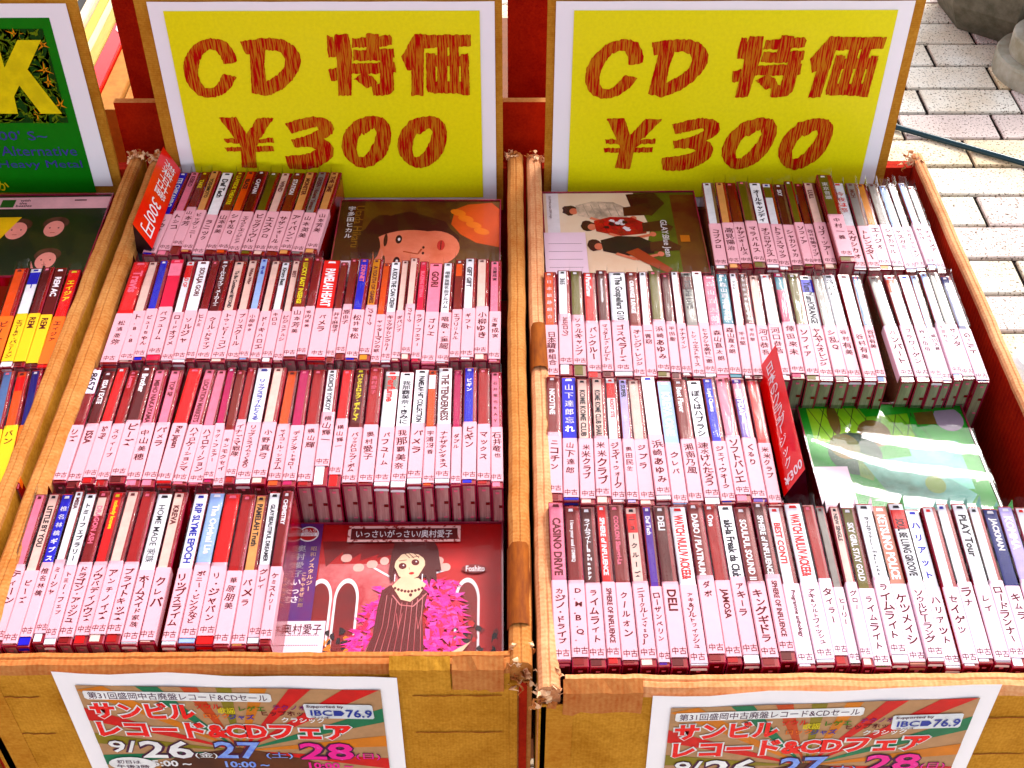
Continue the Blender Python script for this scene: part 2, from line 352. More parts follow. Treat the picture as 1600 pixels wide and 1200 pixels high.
# middle-left box
BL = empty('cardboard_box', (-0.17, 0.72, TZ)); BLi = BL
tag(BL, 'brown cardboard box under the first yellow price sign, folded rims worn and torn', 'box', 'cardboard boxes of cds side by side')
def at0(o):            # children are modelled in world coordinates
    o.matrix_parent_inverse = Matrix.Translation(o.parent.location).inverted(); return o
_link = link
BR_ = [None]
def box_of(root, xl0, xl1, xr0, xr1, yf, yb, fl_x0, fl_x1, seed, rl=None, rr=None, rf=None):
    R = random.Random(seed); parts = []
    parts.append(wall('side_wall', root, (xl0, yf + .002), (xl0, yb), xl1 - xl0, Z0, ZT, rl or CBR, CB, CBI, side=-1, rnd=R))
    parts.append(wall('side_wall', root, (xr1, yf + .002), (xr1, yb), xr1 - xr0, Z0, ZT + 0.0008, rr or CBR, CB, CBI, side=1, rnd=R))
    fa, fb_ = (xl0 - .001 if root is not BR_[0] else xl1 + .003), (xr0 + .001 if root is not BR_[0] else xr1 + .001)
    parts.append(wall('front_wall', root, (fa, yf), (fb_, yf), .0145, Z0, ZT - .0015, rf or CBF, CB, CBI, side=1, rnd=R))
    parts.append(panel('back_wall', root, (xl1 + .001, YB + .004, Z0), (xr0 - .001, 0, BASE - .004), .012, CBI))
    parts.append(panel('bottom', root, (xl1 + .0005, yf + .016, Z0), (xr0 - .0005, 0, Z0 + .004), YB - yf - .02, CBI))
    fb = MB(); fb.box((fl_x0, YB + .0012, BASE - .05), (fl_x1, YB + .0052, V(500, -8, YB).z), CBZ); parts.append(fb.obj('back_flap', root))
    for x0_, x1_ in ((xr0, xr1), (xl0, xl1)):        # strip in the shaded inner red drawn as the gap in each doubled side wall
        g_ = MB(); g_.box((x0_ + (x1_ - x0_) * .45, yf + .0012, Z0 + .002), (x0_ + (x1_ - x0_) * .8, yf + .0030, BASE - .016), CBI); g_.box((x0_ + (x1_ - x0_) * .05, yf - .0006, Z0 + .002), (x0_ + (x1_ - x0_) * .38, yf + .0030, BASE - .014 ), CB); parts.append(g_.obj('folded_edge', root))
    # folded tape line and crease on the front
    c_ = MB(); c_.box((xl0 + .002, yf - .0006, Z0 + .01), (xl0 + .022, yf + .0001, BASE - .012), CBZ); parts.append(c_.obj('glue_tab', root))
    for o in parts: at0(o)
    return parts
XL0, XL1 = -.3445, -.3265
XM0, XM1 = -.0008, .0142
XR0, XR1 = .0175, .0315
XE0, XE1 = .3885, .3985
box_of(BL, XL0, XL1, XM0, XM1, YFL, 1.031, V(207, 0, YB).x, V(784.5, 0, YB).x, 11)
BR = empty('cardboard_box', (0.21, 0.72, TZ)); tag(BR, 'brown cardboard box at right with brighter price sign and rim painted pale as sunlit', 'box', 'cardboard boxes of cds side by side')
BR_[0] = BR
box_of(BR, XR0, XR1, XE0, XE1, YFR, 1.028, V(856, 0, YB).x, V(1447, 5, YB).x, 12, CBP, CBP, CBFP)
B0 = empty('cardboard_box', (-0.55, 0.72, TZ)); tag(B0, 'cardboard box cut off at left edge with green poster and yellow label cds', 'box', 'cardboard boxes of cds side by side')
X00, X01 = -.3635, -.3515
box_of(B0, -.72, -.705, X00, X01, .46, 1.033, -.72, V(117, 0, YB).x, 13)
for root, c in ((BL, (.007, YFL + .008, BASE + .000)), (BL, (.003, 1.028, BASE + .003)), (BR, (.026, YFR + .010, BASE - .003)), (BR, (.028, 1.022, BASE + .004)), (BR, (.385, 1.018, BASE + .004)), (BL, (-.336, 1.022, BASE + .006)), (B0, (-.357, 1.024, BASE + .006))):
    at0(torn(root, c, .0065, .007, .0035, 18, hash((round(c[0] * 1e3), round(c[1] * 1e3))) % 999))
for root, x, y in ((BR, .0235, YFR - .004), (BL, .006, YFL - .003)):
    at0(torn(root, (x, y + .006, BASE - .008), .008, .005, .009, 20, int(x * 1e4)))
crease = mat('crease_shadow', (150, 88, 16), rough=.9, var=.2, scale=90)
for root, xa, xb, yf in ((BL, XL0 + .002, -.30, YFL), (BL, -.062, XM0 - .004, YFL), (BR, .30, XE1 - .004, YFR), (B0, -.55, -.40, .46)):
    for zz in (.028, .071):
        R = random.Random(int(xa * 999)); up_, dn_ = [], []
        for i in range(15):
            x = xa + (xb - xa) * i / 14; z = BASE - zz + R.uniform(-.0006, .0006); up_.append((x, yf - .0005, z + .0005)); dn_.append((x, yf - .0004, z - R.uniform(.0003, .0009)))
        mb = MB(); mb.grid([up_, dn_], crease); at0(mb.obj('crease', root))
# patches of flattened flap folded over the front rims
for root, x0, x1, yf, seed in ((BL, -.036, -.0035, YFL, 1), (BL, -.075, -.037, YFL, 2), (BR, .033, .082, YFR, 3)):
    R = random.Random(seed); mb = MB(); rows = []
    for i in range(9):
        x = x0 + (x1 - x0) * i / 8
        rows.append([(x, yf + .006, ZT + .0012 + R.uniform(-.0004, .0006)), (x, yf - .0012, ZT - .0035 + R.uniform(-.0006, .0006)), (x, yf - .0018, BASE - .02 + R.uniform(-.0025, .0025)), (x, yf - .0003, BASE - .0205 + R.uniform(-.0025, .0025))])
    mb.grid(rows, CBF if seed != 2 else CB); at0(mb.obj('folded_tab', root))
# brown tape on the middle rims
tape = mat('brown_tape', (112, 60, 34), rough=0.85, rgb2=(150, 88, 52), scale=160, stretch=(1, .2, 1))
for root, xa, xb, y0, y1 in ((BL, XM0, XM1, .478, .545), (BR, XR0, XR1, .722, .775)):
    w_ = xb - xa; mb = MB()
    prof = [(-.0006, -.02), (-.0006, -w_ * .5), (w_ * .18, .0002), (w_ * .5, .0012), (w_ * .82, .0002), (w_ + .0006, -w_ * .5), (w_ + .0006, -.02)]
    mb.grid([[(xa + u, y0 + (y1 - y0) * i / 6, ZT + .0012 + z) for u, z in prof] for i in range(7)], tape); at0(mb.obj('tape', root, True))
# rear boxes behind the signs
RB = empty('cardboard_box', (0, 1.2, TZ)); tag(RB, 'dark cardboard box standing behind the price signs with raised back flaps', 'box')
zt = V(500, 160, 1.06).z
at0(panel('front_wall', RB, (V(178, 165, 1.06).x, 1.06, Z0), (V(900, 160, 1.06).x, 0, zt), .008, CBI, m_top=CBR))  # wears the painted shade red of the box interiors
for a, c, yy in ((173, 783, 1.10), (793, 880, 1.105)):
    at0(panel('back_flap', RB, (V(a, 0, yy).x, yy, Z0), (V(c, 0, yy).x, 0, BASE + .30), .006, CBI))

# ------------------------------------------------------------------ compact disc cases
CL, CH = .125, .142
SH = {}
def shell_mesh(wd, reflect_tint, endk):
    q = round(wd * 2000) / 2000; k = (q, reflect_tint, endk)
    if k in SH: return SH[k]
    b = MB(); h = q / 2; c = .0007; s = M_SHELL2 if reflect_tint else M_SHELL; en = {0: M_END, 1: M_END_G, 2: M_END_D}[endk]
    b.poly([(-h + c, 0, CH), (h - c, 0, CH), (h - c, CL, CH), (-h + c, CL, CH)], s)
    for sx in (-1, 1):
        b.poly([(sx * (h - c), 0, CH), (sx * (h - c), CL, CH), (sx * h, CL, CH - c), (sx * h, 0, CH - c)][::sx and (1 if sx > 0 else -1)], M_EDGE)
        b.poly([(sx * h, 0, CH - c), (sx * h, CL, CH - c), (sx * h, CL, 0), (sx * h, 0, 0)][::(1 if sx > 0 else -1)], s)
    b.poly([(-h, CL, 0), (-h, CL, CH - c), (-h + c, CL, CH), (h - c, CL, CH), (h, CL, CH - c), (h, CL, 0)], s)
    e = .0011; r = .0006                                    # near end: highlight-coloured frame round a recessed pane
    o = [(-h, 0, 0), (h, 0, 0), (h, 0, CH - c), (-h, 0, CH - c)]; i_ = [(-h + e, 0, e), (h - e, 0, e), (h - e, 0, CH - .002), (-h + e, 0, CH - .002)]
    i2 = [(x, y + r, z) for x, y, z in i_]
    for a in range(4):
        n_ = (a + 1) % 4; b.poly([o[a], o[n_], i_[n_], i_[a]], M_EDGE); b.poly([i_[a], i_[n_], i2[n_], i2[a]], s)
    b.poly(i2, en); b.poly([(-h, 0, CH - c), (h, 0, CH - c), (h - c, 0, CH), (-h + c, 0, CH)], M_EDGE)
    b.poly([(-.0012, -.0002, CH - .0065), (.0012, -.0002, CH - .0065), (.0015, -.0002, CH - .0045), (-.0015, -.0002, CH - .0045)], M_TXT_PK)
    b.box((h * .2, -.0003, CH - .021), (h * .75, .0005, CH - .019), M_END_D); b.box((h * .1, -.0003, CH - .036), (h * .6, .0005, CH - .0352), M_TXT_PK)
    SH[k] = b.mesh('case_shell'); return SH[k]
LIGHT = {'pink', 'cream', 'white', 'lav', 'sky', 'peach', 'gold', 'grey'}
SLM = {}
def sleeve_mesh(wd, var):
    q = round(wd * 1000) / 1000; k = (q, var)
    if k in SLM: return SLM[k]
    R = random.Random(var); b = MB(); h = q / 2 + .0003; rows = []
    for i in range(13):
        t = i / 12; y = .062 + t * (.066 + .004 * R.random()); up = max(0, (t - .86) / .14) ** 1.5 * (.0025 + .002 * R.random())
        rows.append([(-h, y, CH - .006)] + [((j / 4 - .5) * 2 * h, y + (R.uniform(-.0015, .0015) if i == 12 else 0), CH + .0011 + R.uniform(0, .0006) + up * R.uniform(.5, 1.2)) for j in range(5)] + [(h, y, CH - .006)])
    b.grid(rows, M_FILM); SLM[k] = b.mesh('plastic_sleeve', True); return SLM[k]
ORD = ['first', 'second', 'third', 'fourth', 'fifth', 'sixth', 'seventh', 'eighth', 'ninth', 'tenth', 'eleventh', 'twelfth', 'thirteenth', 'fourteenth', 'fifteenth', 'sixteenth', 'seventeenth', 'eighteenth', 'nineteenth', 'twentieth', 'twenty-first', 'twenty-second', 'twenty-third', 'twenty-fourth', 'twenty-fifth', 'twenty-sixth', 'twenty-seventh', 'twenty-eighth', 'twenty-ninth', 'thirtieth', 'thirty-first', 'thirty-second', 'thirty-third', 'thirty-fourth']
def case(Nl, Nr, Fx, s, key, full, stext, ltext, label, up=0.0, raise_=0.0, lm=M_LABEL, reflect_tint=False, endk=0, sleeve=True, sheet='', rnd=random, accent=None):
    c = (Nl + Nr) / 2; wd = max((Nr - Nl).length * 0.938, .0045)
    yaw = 0.0
    for _ in range(6):                                   # turn the case until its far end lies where it should
        def fx(a): return proj(c + Vector((math.sin(a) * math.cos(s), math.cos(a) * math.cos(s), math.sin(s))) * CL)[0]
        d0 = fx(yaw); d1 = fx(yaw + .001); yaw += (Fx - d0) / ((d1 - d0) / .001)
    yaw = max(-.2, min(.2, yaw)) + rnd.uniform(-.003, .003)
    roll = rnd.uniform(-.02, .02); c = c + Vector((0, rnd.uniform(-.0022, .0022), 0)); s = s + rnd.uniform(-.008, .008)
    R = Matrix.Rotation(-yaw, 4, 'Z') @ Matrix.Rotation(s, 4, 'X') @ Matrix.Rotation(roll, 4, 'Y')
    z = rnd.uniform(-.0016, .0016) + raise_
    Mx = Matrix.Translation(c + Vector((0, 0, z))) @ R @ Matrix.Translation((0, 0, -CH))
    root = empty('cd_case'); root.matrix_world = Mx
    tag(root, label, 'cd case', 'cd cases standing spine up in the boxes')
    link('case_shell', shell_mesh(wd, reflect_tint, endk), root)
    h = wd / 2; top = CH + .0003
    m = spine_mat(key); light = key in LIGHT
    b = MB()
    x0, x1 = (-h + .0004, h - .0004) if full else (-h + .0009, -h + .0009 + wd * .62)
    b.box((x0, .0012, top - .0006), (x1, CL - .0012, top), m)
    if full: b.poly([(x0, -.0004, CH - .004), (x1, -.0004, CH - .004), (x1, .0008, top), (x0, .0008, top)], m)
    sw = x1 - x0; zt_ = top + .00015
    if accent: b.box((x0, CL - .022, top), (x1, CL - .006, top + .0001), spine_mat(accent))
    tcol = {'white': rnd.choice([M_TXT_DK, M_TXT_DK, M_TXT_BLK, M_TXT_BLUE, M_TXT_RED]), 'hot': M_TXT_PK, 'red': M_TXT_PK, 'dkred': M_TXT_PK, 'gold': M_TXT_DK, 'orange': M_TXT_DK}.get(key, M_TXT_DK if light else rnd.choice([M_TXT_WH, M_TXT_PK]))
    if stext.startswith('!'): tcol = M_TXT_RED; stext = stext[1:]
    if stext.startswith('#'): tcol = M_TXT_BLK; stext = stext[1:]
    if stext.startswith('*'): tcol = M_TXT_WH; stext = stext[1:]
    if stext.startswith('$'): tcol = M_TXT_YEL; stext = stext[1:]
    if stext.startswith('%'): tcol = M_TXT_BLUE; stext = stext[1:]
    if stext:
        y0, y1 = .0655 - up * 0, CL - rnd.uniform(.006, .014)
        jap = ord(stext[0]) > 0x2000
        if jap: put(b, stext, (x0 + sw * .15, y0, zt_), (1, 0, 0), (0, 1, 0), sw * .7, y1 - y0, tcol, vertical=True, bold=.035, fill=len(stext) > 4)
        else:
            hh = sw * (.62 if full else .66) * (1 if len(stext) < 22 else .75)
            put(b, stext, (x0 + (sw - hh) / 2, y1, zt_), (0, -1, 0), (1, 0, 0), y1 - y0 + .001, hh, tcol, bold=.035)
        # publisher's mark at the far end
    b.poly([(x0 + sw * .25, CL - .0045, zt_), (x0 + sw * .75, CL - .0045, zt_), (x0 + sw * .7, CL - .0022, zt_), (x0 + sw * .3, CL - .0022, zt_)], tcol)
    b.obj('spine_card', root)
    if ltext is not None:
        b = MB(); up += rnd.uniform(-.0022, .0035); l0, l1 = .0035 + up, .0610 + up + rnd.uniform(-.0015, .0015); zl = CH + .0009; hl = h + .00005
        rows = []
        for i in range(4):
            y = l0 + (l1 - l0) * i / 3
            rows.append([(-hl, y, CH - .007), (-hl, y, zl - .0006), (-hl + .0006, y, zl), (hl - .0006, y, zl), (hl, y, zl - .0006), (hl, y, CH - .007)])
        b.grid(rows, lm); b.poly([(-hl, l0, CH - .007), (hl, l0, CH - .007), (hl, l0, zl - .0006), (-hl, l0, zl - .0006)], lm)
        if lm in (M_LABEL, M_LABEL_W):
            put(b, '中古', (-min(h, .0052) * .86 + rnd.uniform(-.0004, .0008), l0 + .002, zl), (1, 0, 0), (0, 1, 0), min(wd, .0104) * .86, .0052, M_PEN, lift=.00012, bold=.03, fill=True)
            ya = l0 + .0105
        else: ya = l0 + .004
        yb = l1 - rnd.uniform(.003, .008)
        if ltext:
            if ord(ltext[0]) > 0x2000 or '.' in ltext[:2]:
                wch = min(wd * .72, .0078) * rnd.uniform(.78, 1.02)
                put(b, ltext, (-wch / 2, ya, zl), (1, 0, 0), (0, 1, 0), wch, yb - ya, M_PEN, vertical=True, bold=.024, jit=.2, lift=.00012, rnd=rnd)
            else:
                hh = min(wd * .55, .006) if len(ltext) < 12 else .0036
                put(b, ltext, (-hh * .5, yb, zl), (0, -1, 0), (1, 0, 0), yb - ya, hh, M_PEN, bold=.028, lift=.00012)
        b.obj('price_label', root)
    if sleeve and not (full and rnd.random() < .5): link('plastic_sleeve', sleeve_mesh(wd, rnd.randrange(5)), root)
    return root
def row(boxname, rowname, near_y, far_y, s_text, data, lm=M_LABEL, reflect_tint=lambda i: False, endk=lambda i: 0, seed=1, sunlit_after=99, zoff=0.0):
    """data: list of (near-left px, far-left px, colour[+][options], spine text, label text); a None colour is a gap or the right end"""
    R = random.Random(seed)
    xs = [d[0] for d in data]
    def ny(x): a = (x - near_y[0]) / (near_y[2] - near_y[0]); return near_y[1] + a * (near_y[3] - near_y[1])
    def fy(x): a = (x - far_y[0]) / (far_y[2] - far_y[0]); return far_y[1] + a * (far_y[3] - far_y[1])
    xm = (xs[0] + xs[-1]) / 2; xf = (data[0][1] + data[-1][1]) / 2
    N = U(xm, ny(xm), zoff); s = 0.0
    for _ in range(8):
        def pyf(a): return proj(N + Vector((0, math.cos(a), math.sin(a))) * CL)[1]
        d0 = pyf(s); d1 = pyf(s + .001); s += (fy(xf) - d0) / ((d1 - d0) / .001)
    s = max(-.25, min(.2, s)); print('row', boxname, rowname, 'pitch deg %.1f' % math.degrees(s))
    cnt = 0
    for i in range(len(data) - 1):
        x, xf, key, st_, lt = data[i]; x2, xf2 = data[i + 1][:2]
        if key is None: continue
        if x2 - x > 34 and 'W' not in key: x2 = x + 24
        o = {}; 
        for tok in key.split()[1:]:
            if tok.startswith('u'): o['up'] = float(tok[1:]) / 1000
            if tok.startswith('r'): o['raise_'] = float(tok[1:]) / 1000
            if tok.startswith('a:'): o['accent'] = tok[2:]
            if tok.startswith('l:'): o['lm'] = {'y': M_LABEL_Y, 'o': M_LABEL_O, 'w': M_LABEL_W}[tok[2:]]
        k0 = key.split()[0]; full = k0.endswith('+'); k0 = k0.rstrip('+')
        cnt += 1
        lab = '%s spined cd case, %s from left, %s, %s box' % (PAL[k0][1], ORD[cnt - 1], rowname, boxname)
        o.setdefault('lm', M_LABEL_W if i >= sunlit_after else lm)
        case(U(x, ny(x), zoff), U(x2, ny(x2), zoff), (xf + xf2) / 2 if xf2 - xf < 40 else xf + 12, s, k0, full, st_, lt, lab, reflect_tint=reflect_tint(i), endk=endk(i), rnd=R, **o)

L1 = [(220,279,'blue','ITE CHIKAHIRO','シカオ'),(242,300,'pink','KEIKO','トシコ'),(262,314,'brown u8','$TAKE','山本芳'),(280,330,'peach','#YOSHIMOTO','ビッグソニー'),(298,345,'white+','#Def Tech','ラニック'),(317,367,'brown','$LUVSIDE THEATRE','山本英美'),(336,387,'orange','#BLAZE','シャ乱Q'),(355,404,'dark','*CAPTAIN','エイジアエンジニア'),(374,420,'olive','','ビッグソウル'),(394,440,'cream','WIND','エスクロ'),(414,458,'brown','*STATION','サザンオール'),(434,478,'peach','MONSTER','アイバンズ'),(454,497,'grey','GREEN Hidemi Yamam','山本英美'),(474,516,'peach','THE TIME','山本芳美'),(494,534,None,'','')]
row('left-hand', 'back row', (220,398,513,396), (279,268,535,268), '', L1, seed=21)
L2 = [(155,209,'red+','Travis','松浦亜弥'),(184,235,'cream','','ト.8.8'),(207,250,'blue','','ビューちゃん'),(226,268,'hot+ a:pink','','パフューム'),(249,289,'white a:red','ROAD OF','ロードオブメ'),(268,310,'white+','SOULJA GORI','ソルジャ'),(289,330,'maroon','','ヒトミ'),(304,345,'dark','*クールドライブ・メーカーズ','クール・ドライブ'),(328,367,'cream','#To Be Continued BEYOND','トゥ・ビー・コン'),(352,389,'cream','White Wing','プリスクール'),(372,407,'sky','%My will','小柳ゆき'),(389,424,'cream','','ドーキハロエ'),(407,441,'white','#Kiroro Best','キロロ'),(425,457,'cream','BEST','ビジュアルシ'),(441,473,'brown','$LUCKY EAST INSENSI','山本芳美'),(462,490,'maroon','','坂内里美'),(478,508,'red+ W','*PAMELAH HEART','パメラ'),(508,532,'brown','','井手麻理子'),(522,547,'brown','','原由子'),(538,562,'blue','SONNET','松井常松'),(559,583,'gold','A YOUTH OF GAMES','Jウォーク'),(578,599,'orange','','ヤッターマンの歌'),(594,612,'white+','#A KICK THE CAN CREW','キックザカンクルー'),(610,627,'cream','','ダパンプ'),(625,641,'cream','','Jウォーク'),(641,656,'hot','BLAZING ETERNA','ラグ・フェアー'),(657,671,'pink+','GORI','ゴリエ'),(680,693,'white','#唱歌童謡名曲アルバム','唱歌・童謡'),(701,712,'brown a:orange','','エブリリトル'),(718,727,'white','#GIFT GIFT','ギフト'),(740,746,'cream','','小柳ゆき'),(762,764,'pink','#玉置成実','玉置成実'),(782,785,None,'','')]
row('left-hand', 'third row', (155,565,782,566), (209,402,785,412), '', L2, seed=22)
L3 = [(80,137,'maroon','*Jun Perree','リズ'),(102,162,'dark','*ISSA / EXTE','ISSA'),(125,183,'orred','','So Fly'),(147,204,'dkred','Lovers','スウィープ'),(168,222,'dark','*Brother','ビーズ'),(195,244,'pink','MIHO NAKAYAMA','中山美穂'),(219,266,'pink','TOP SP','パメラ'),(242,291,'red+','','Re: Japan'),(267,320,'pink','LOCATION MARKETS','ハイロケーションマ'),(291,340,'pink','','ハイロケーション'),(315,356,'magenta','','ラグ・フェアー'),(332,370,'brown','','キンモクセイ'),(349,386,'dkred','','イナズマ戦隊'),(366,402,'white+','%リップスライムとくる','リップスライムとくるり'),(391,427,'cream','','小野真弓'),(415,449,'orange','','サイコ・ル・シェイム'),(439,469,'magenta','','ディアンタ・トモロー'),(462,489,'dkred','','横山輝'),(487,511,'white u14','#KOICHI YOKOY','横山輝一'),(511,534,'red u9','','横山輝一'),(532,555,'dark','$バックドロップ・ボム/マイ','バックドロップ・ボム'),(558,578,'dkred','奥村愛子','奥村愛子'),(583,602,'white+ a:grey','Perfume','パフューム'),(609,626,'white+','#我那覇美奈・きみに','我那覇美奈'),(634,649,'white+','#PAMELAH HIT COLLECTION','パメラ'),(659,672,'orange a:white','','宇浦冴香'),(678,684,'white+','THE TENDERNESS','ナナザテンダネス'),(703,709,'magenta','','ダブル'),(720,724,'blue','ビギン','ビギン'),(744,747,'dkred','','マックス'),(767,767,'pink','石井竜也RAY','石井竜也'),(787,784,None,'','')]
row('left-hand', 'second row', (80,757,787,760), (137,577,784,577), '', L3, seed=23, endk=lambda i: 0 if i > 16 else 2)
L4 = [(-20,56,'pink','','ティーン'),(2,76,'cream','#LITTLE BY YOU','ビーズ'),(27,99,'blue+','*椎名林檎ギブス','椎名林檎'),(47,117,'white','MISIA','ミーシャ'),(67,133,'white+','トミーフェブラリー','トミー・フェブ'),(87,155,'maroon a:cream','DRAGON ASH','ドラゴン・アッシュ'),(111,175,'orred','$nobody knows','ノウバディノウズ'),(136,200,'cream','','アンチノイズ'),(162,222,'dkred','','ブライトキッズ'),(187,244,'white+','#HOME MADE 家族','ホームメイド家族'),(214,272,'cream','KREVA','クレバ'),(240,291,None,'',''),(252,306,'white+','%RIP SLYME EPOCH','リップスライム'),(276,328,'sky+','*The Original Lie','ボニー・ピンクなど'),(304,352,'red+','','リ・ジャパン'),(333,378,'dkred','','華原朋美'),(359,401,'peach','#PAMELAH Truth','パメラ'),(384,420,'white+','#GLAY:BEAUTIFUL DREAMER','グレイ'),(404,441,'maroon','*CHEMISTRY','ケミストリー'),(424,461,None,'','')]
row('left-hand', 'front row', (2,1008,424,1008), (76,769,461,771), '', L4, seed=24)
R1 = [(1118,1097,'white','','コブクロ'),(1139,1116,'peach','','高見陽治'),(1158,1132,'brown','','サザンオールス'),(1178,1150,'olive','','マラバルス'),(1198,1168,'white+','#オールキャンディ','オジロザウルス'),(1218,1189,'white a:olive','','トランスマック'),(1238,1207,'dark','*SKY','シャカシャカ'),(1257,1225,'olive','','ソフィア'),(1273,1239,'brown','','谷村有美ライブ'),(1288,1255,'cream','LULL','リブ・ツアー'),(1309,1272,'olive r9','*東京音頭','中村一義'),(1335,1297,'white+','!今夜は祭','スガシカオ'),(1356,1319,'grey','MCH','トレンスター'),(1376,1338,'gold','','エイジオ'),(1396,1354,'grey','','シャカサル'),(1415,1370,'sky','','ヤスガミ'),(1433,1385,'white','','サカナクション'),(1449,1400,'sky','','セルパ'),(1464,1415,'white','','ナイトメア'),(1480,1428,None,'','')]
row('right-hand', 'back row', (1118,418,1480,423), (1097,284,1428,288), '', R1, seed=31, sunlit_after=13, reflect_tint=lambda i: i < 14 and i % 3 == 0 or i > 13)
R2 = [(852,848,'orange','*日本鎮静組合','日本鎮静組合'),(874,872,'white u7','#365','365(ロク)'),(896,890,'olive u6','','ソウルキャンプ'),(918,911,'red','*ParaGraw','パンクルー'),(941,931,'dark','*Produced by Dragonfire','マスターズ・グレイト'),(960,949,'white+','#The Gospellers G10','ゴスペラーズ'),(990,977,'brown','*ORANGE RANGE','オレンジ・レンジ'),(1010,997,'white','','一青窈'),(1027,1013,'olive','','浜崎あゆみ'),(1049,1031,'dark','','平田聖'),(1066,1047,'white','','ナナナイン'),(1082,1061,'grey+ a:dark','#TOSHI LIVE','トシ・ウエストホース'),(1102,1080,'white+','','ヒャクシキ高村一恵'),(1120,1096,'pink+','*森山直太朗','森山直太朗'),(1141,1116,'teal+','*森山直太朗太陽','森山直太朗'),(1161,1138,'white','#平井堅','平井堅'),(1177,1153,'dark','*平井堅大きな古時計','平井堅'),(1193,1168,'cream','','河口恭吾'),(1213,1186,'white','','河口恭吾'),(1236,1205,'magenta a:teal','','倖田來未'),(1259,1228,'olive','','ソフィア'),(1281,1247,'white+ a:blue','#Yum!Yum!ORANGE','ヤムヤムオレンジ'),(1304,1269,'grey','','シ乱Q'),(1327,1285,'white+','#谷村有美','谷村有美'),(1349,1304,'white+','','谷村有美'),(1370,1328,'steel','','谷村有美'),(1386,1343,None,'',''),(1408,1353,'grey','','ハンバート'),(1432,1379,'white a:orange','!LOVE','フラワーゲン'),(1454,1400,'white+','','谷・伍佰'),(1473,1420,'sky','','細川大蔵'),(1489,1433,'sky','','ケミカル'),(1505,1448,'grey','','サンタ'),(1525,1465,'navy','','G・ルト'),(1546,1486,None,'','')]
row('right-hand', 'third row', (852,590,1546,596), (848,421,1486,434), '', R2, seed=32, sunlit_after=26, endk=lambda i: 1, reflect_tint=lambda i: i in (2, 8, 19, 20, 22, 25, 27, 30, 31, 32))
R3 = [(855,852,'maroon','*NICOTINE','ニコチン'),(880,877,'blue+','*山下達郎忘れ','山下達郎'),(906,901,'cream','#KOME KOME CLUB','米米クラブ'),(931,922,'cream','#KOME KOME CLUB SHARI','米米クラブ'),(956,945,'white a:red','!J-WALK ROOT STE','ジェイ・ウォーク'),(979,964,'lav','#SUPER','奥田民生'),(999,982,'cream','','ジブラ'),(1025,1000,'white+','','浜崎あゆみ'),(1050,1024,'sky+','*KREVA ONE','クレバ'),(1076,1050,'maroon','*Best Flavor','湘南乃風'),(1101,1070,'white+','#ぼくはハブラシ','速水けんたろう'),(1126,1096,'blue','*Loyal Classics','ジェイ・ウォーク'),(1150,1116,'pink','','ソフトバレエ'),(1176,1137,'purple a:pink','*BIRTHDAY','くるり'),(1201,1166,'red','','米米クラブ'),(1223,1184,None,'','')]
row('right-hand', 'second row', (855,785,1223,787), (852,590,1184,592), '', R3, seed=33, endk=lambda i: 2)
R4 = [(866,855,'pink+','CASINO DRIVE','カジノ・ドライブ'),(893,881,'maroon','*I love your soul / DMBQ','D.M.B.Q.'),(921,905,'dark','*ライムライト|BeHappy','ライムライト'),(949,930,'red','*SPHERE of INFLUENCE','SPHERE OF INFLUENCE'),(972,950,'maroon','COOLON Shangri-La','クールオン'),(1000,974,'cream a:red','#ニュークルーズ','ニュークルーズVSDJ'),(1028,1000,'purple','*Def Tech','ローザンベリン'),(1048,1020,'dark','*DELI','DELI'),(1077,1043,'white+ W','!WATCH NULUV ACKEE&','アキ&ソルトフィッシュ'),(1107,1071,'maroon','*DABO / PLATINUM','ダボ'),(1136,1097,'dkred','*One','JAMOSA'),(1163,1121,'white+','#aki-la Freak da Club','アキーラ'),(1190,1146,'maroon','SOULFUL SOUND II','キングギドラ'),(1220,1170,'dark a:dark','*SPHERE of INFLUENCE','SPHERE OF INFLUENCE'),(1246,1199,'white','!BEST CONTI','Programme anthology'),(1275,1220,'white+ W','!WATCH NULUV ACKEE&','アキ&ソルトフィッシュ'),(1306,1251,'dkred','','タイラー'),(1329,1272,'grey','','ヒーリー'),(1347,1292,'cream','#NEW SINGLE','グロー'),(1366,1314,'olive','*SKY GIRL STAY GOLD','ライムライト'),(1394,1335,'white+','#ライムライト|limelight','ライムライト'),(1422,1360,'taupe+','*KETSUNO POLICE','ケツメイシ'),(1450,1385,'white+ a:orred','#SOUL BE LUNG GROOVE','ソウルビーラング'),(1477,1411,'white+','%ハリアット','ハリアット'),(1503,1436,'white','','セイゲツ'),(1529,1460,'white','','ラナ'),(1555,1484,'white+','#PLAY Tour','レイ'),(1581,1510,'white','','ロードランナー'),(1606,1531,'navy+','*JACKMAN','キムラ'),(1632,1557,'lav+','*KOMMA','ソーゴ'),(1658,1581,'white','','アイ'),(1684,1606,None,'','')]
row('right-hand', 'front row', (866,1040,1684,1040), (855,789,1606,791), '', R4, seed=34, sunlit_after=14, endk=lambda i: 2)
X1 = [(-28,26,'orange l:o','','ビートル'),(-3,46,'white+ a:blue l:y','%エコー','エコー&ザ・バニーメン'),(17,67,'dark l:y','','REM'),(37,85,'dark+ l:y','*REM AC','REM'),(57,108,'red+ l:o','$エイジア','エイジア'),(78,129,None,'','')]
row('cut-off left-edge', 'second row', (-28,574,78,574), (26,420,129,418), '', X1, seed=41)
X2 = [(-62,-18,'navy l:y','','ビリー'),(-38,4,'steel l:y','','バン'),(-16,27,'orange l:y a:red','','バン'),(8,48,'navy l:o','','ブラック・フラッグ'),(28,66,None,'','')]
row('cut-off left-edge', 'front row', (-62,765,28,765), (-18,577,66,577), '', X2, seed=42)

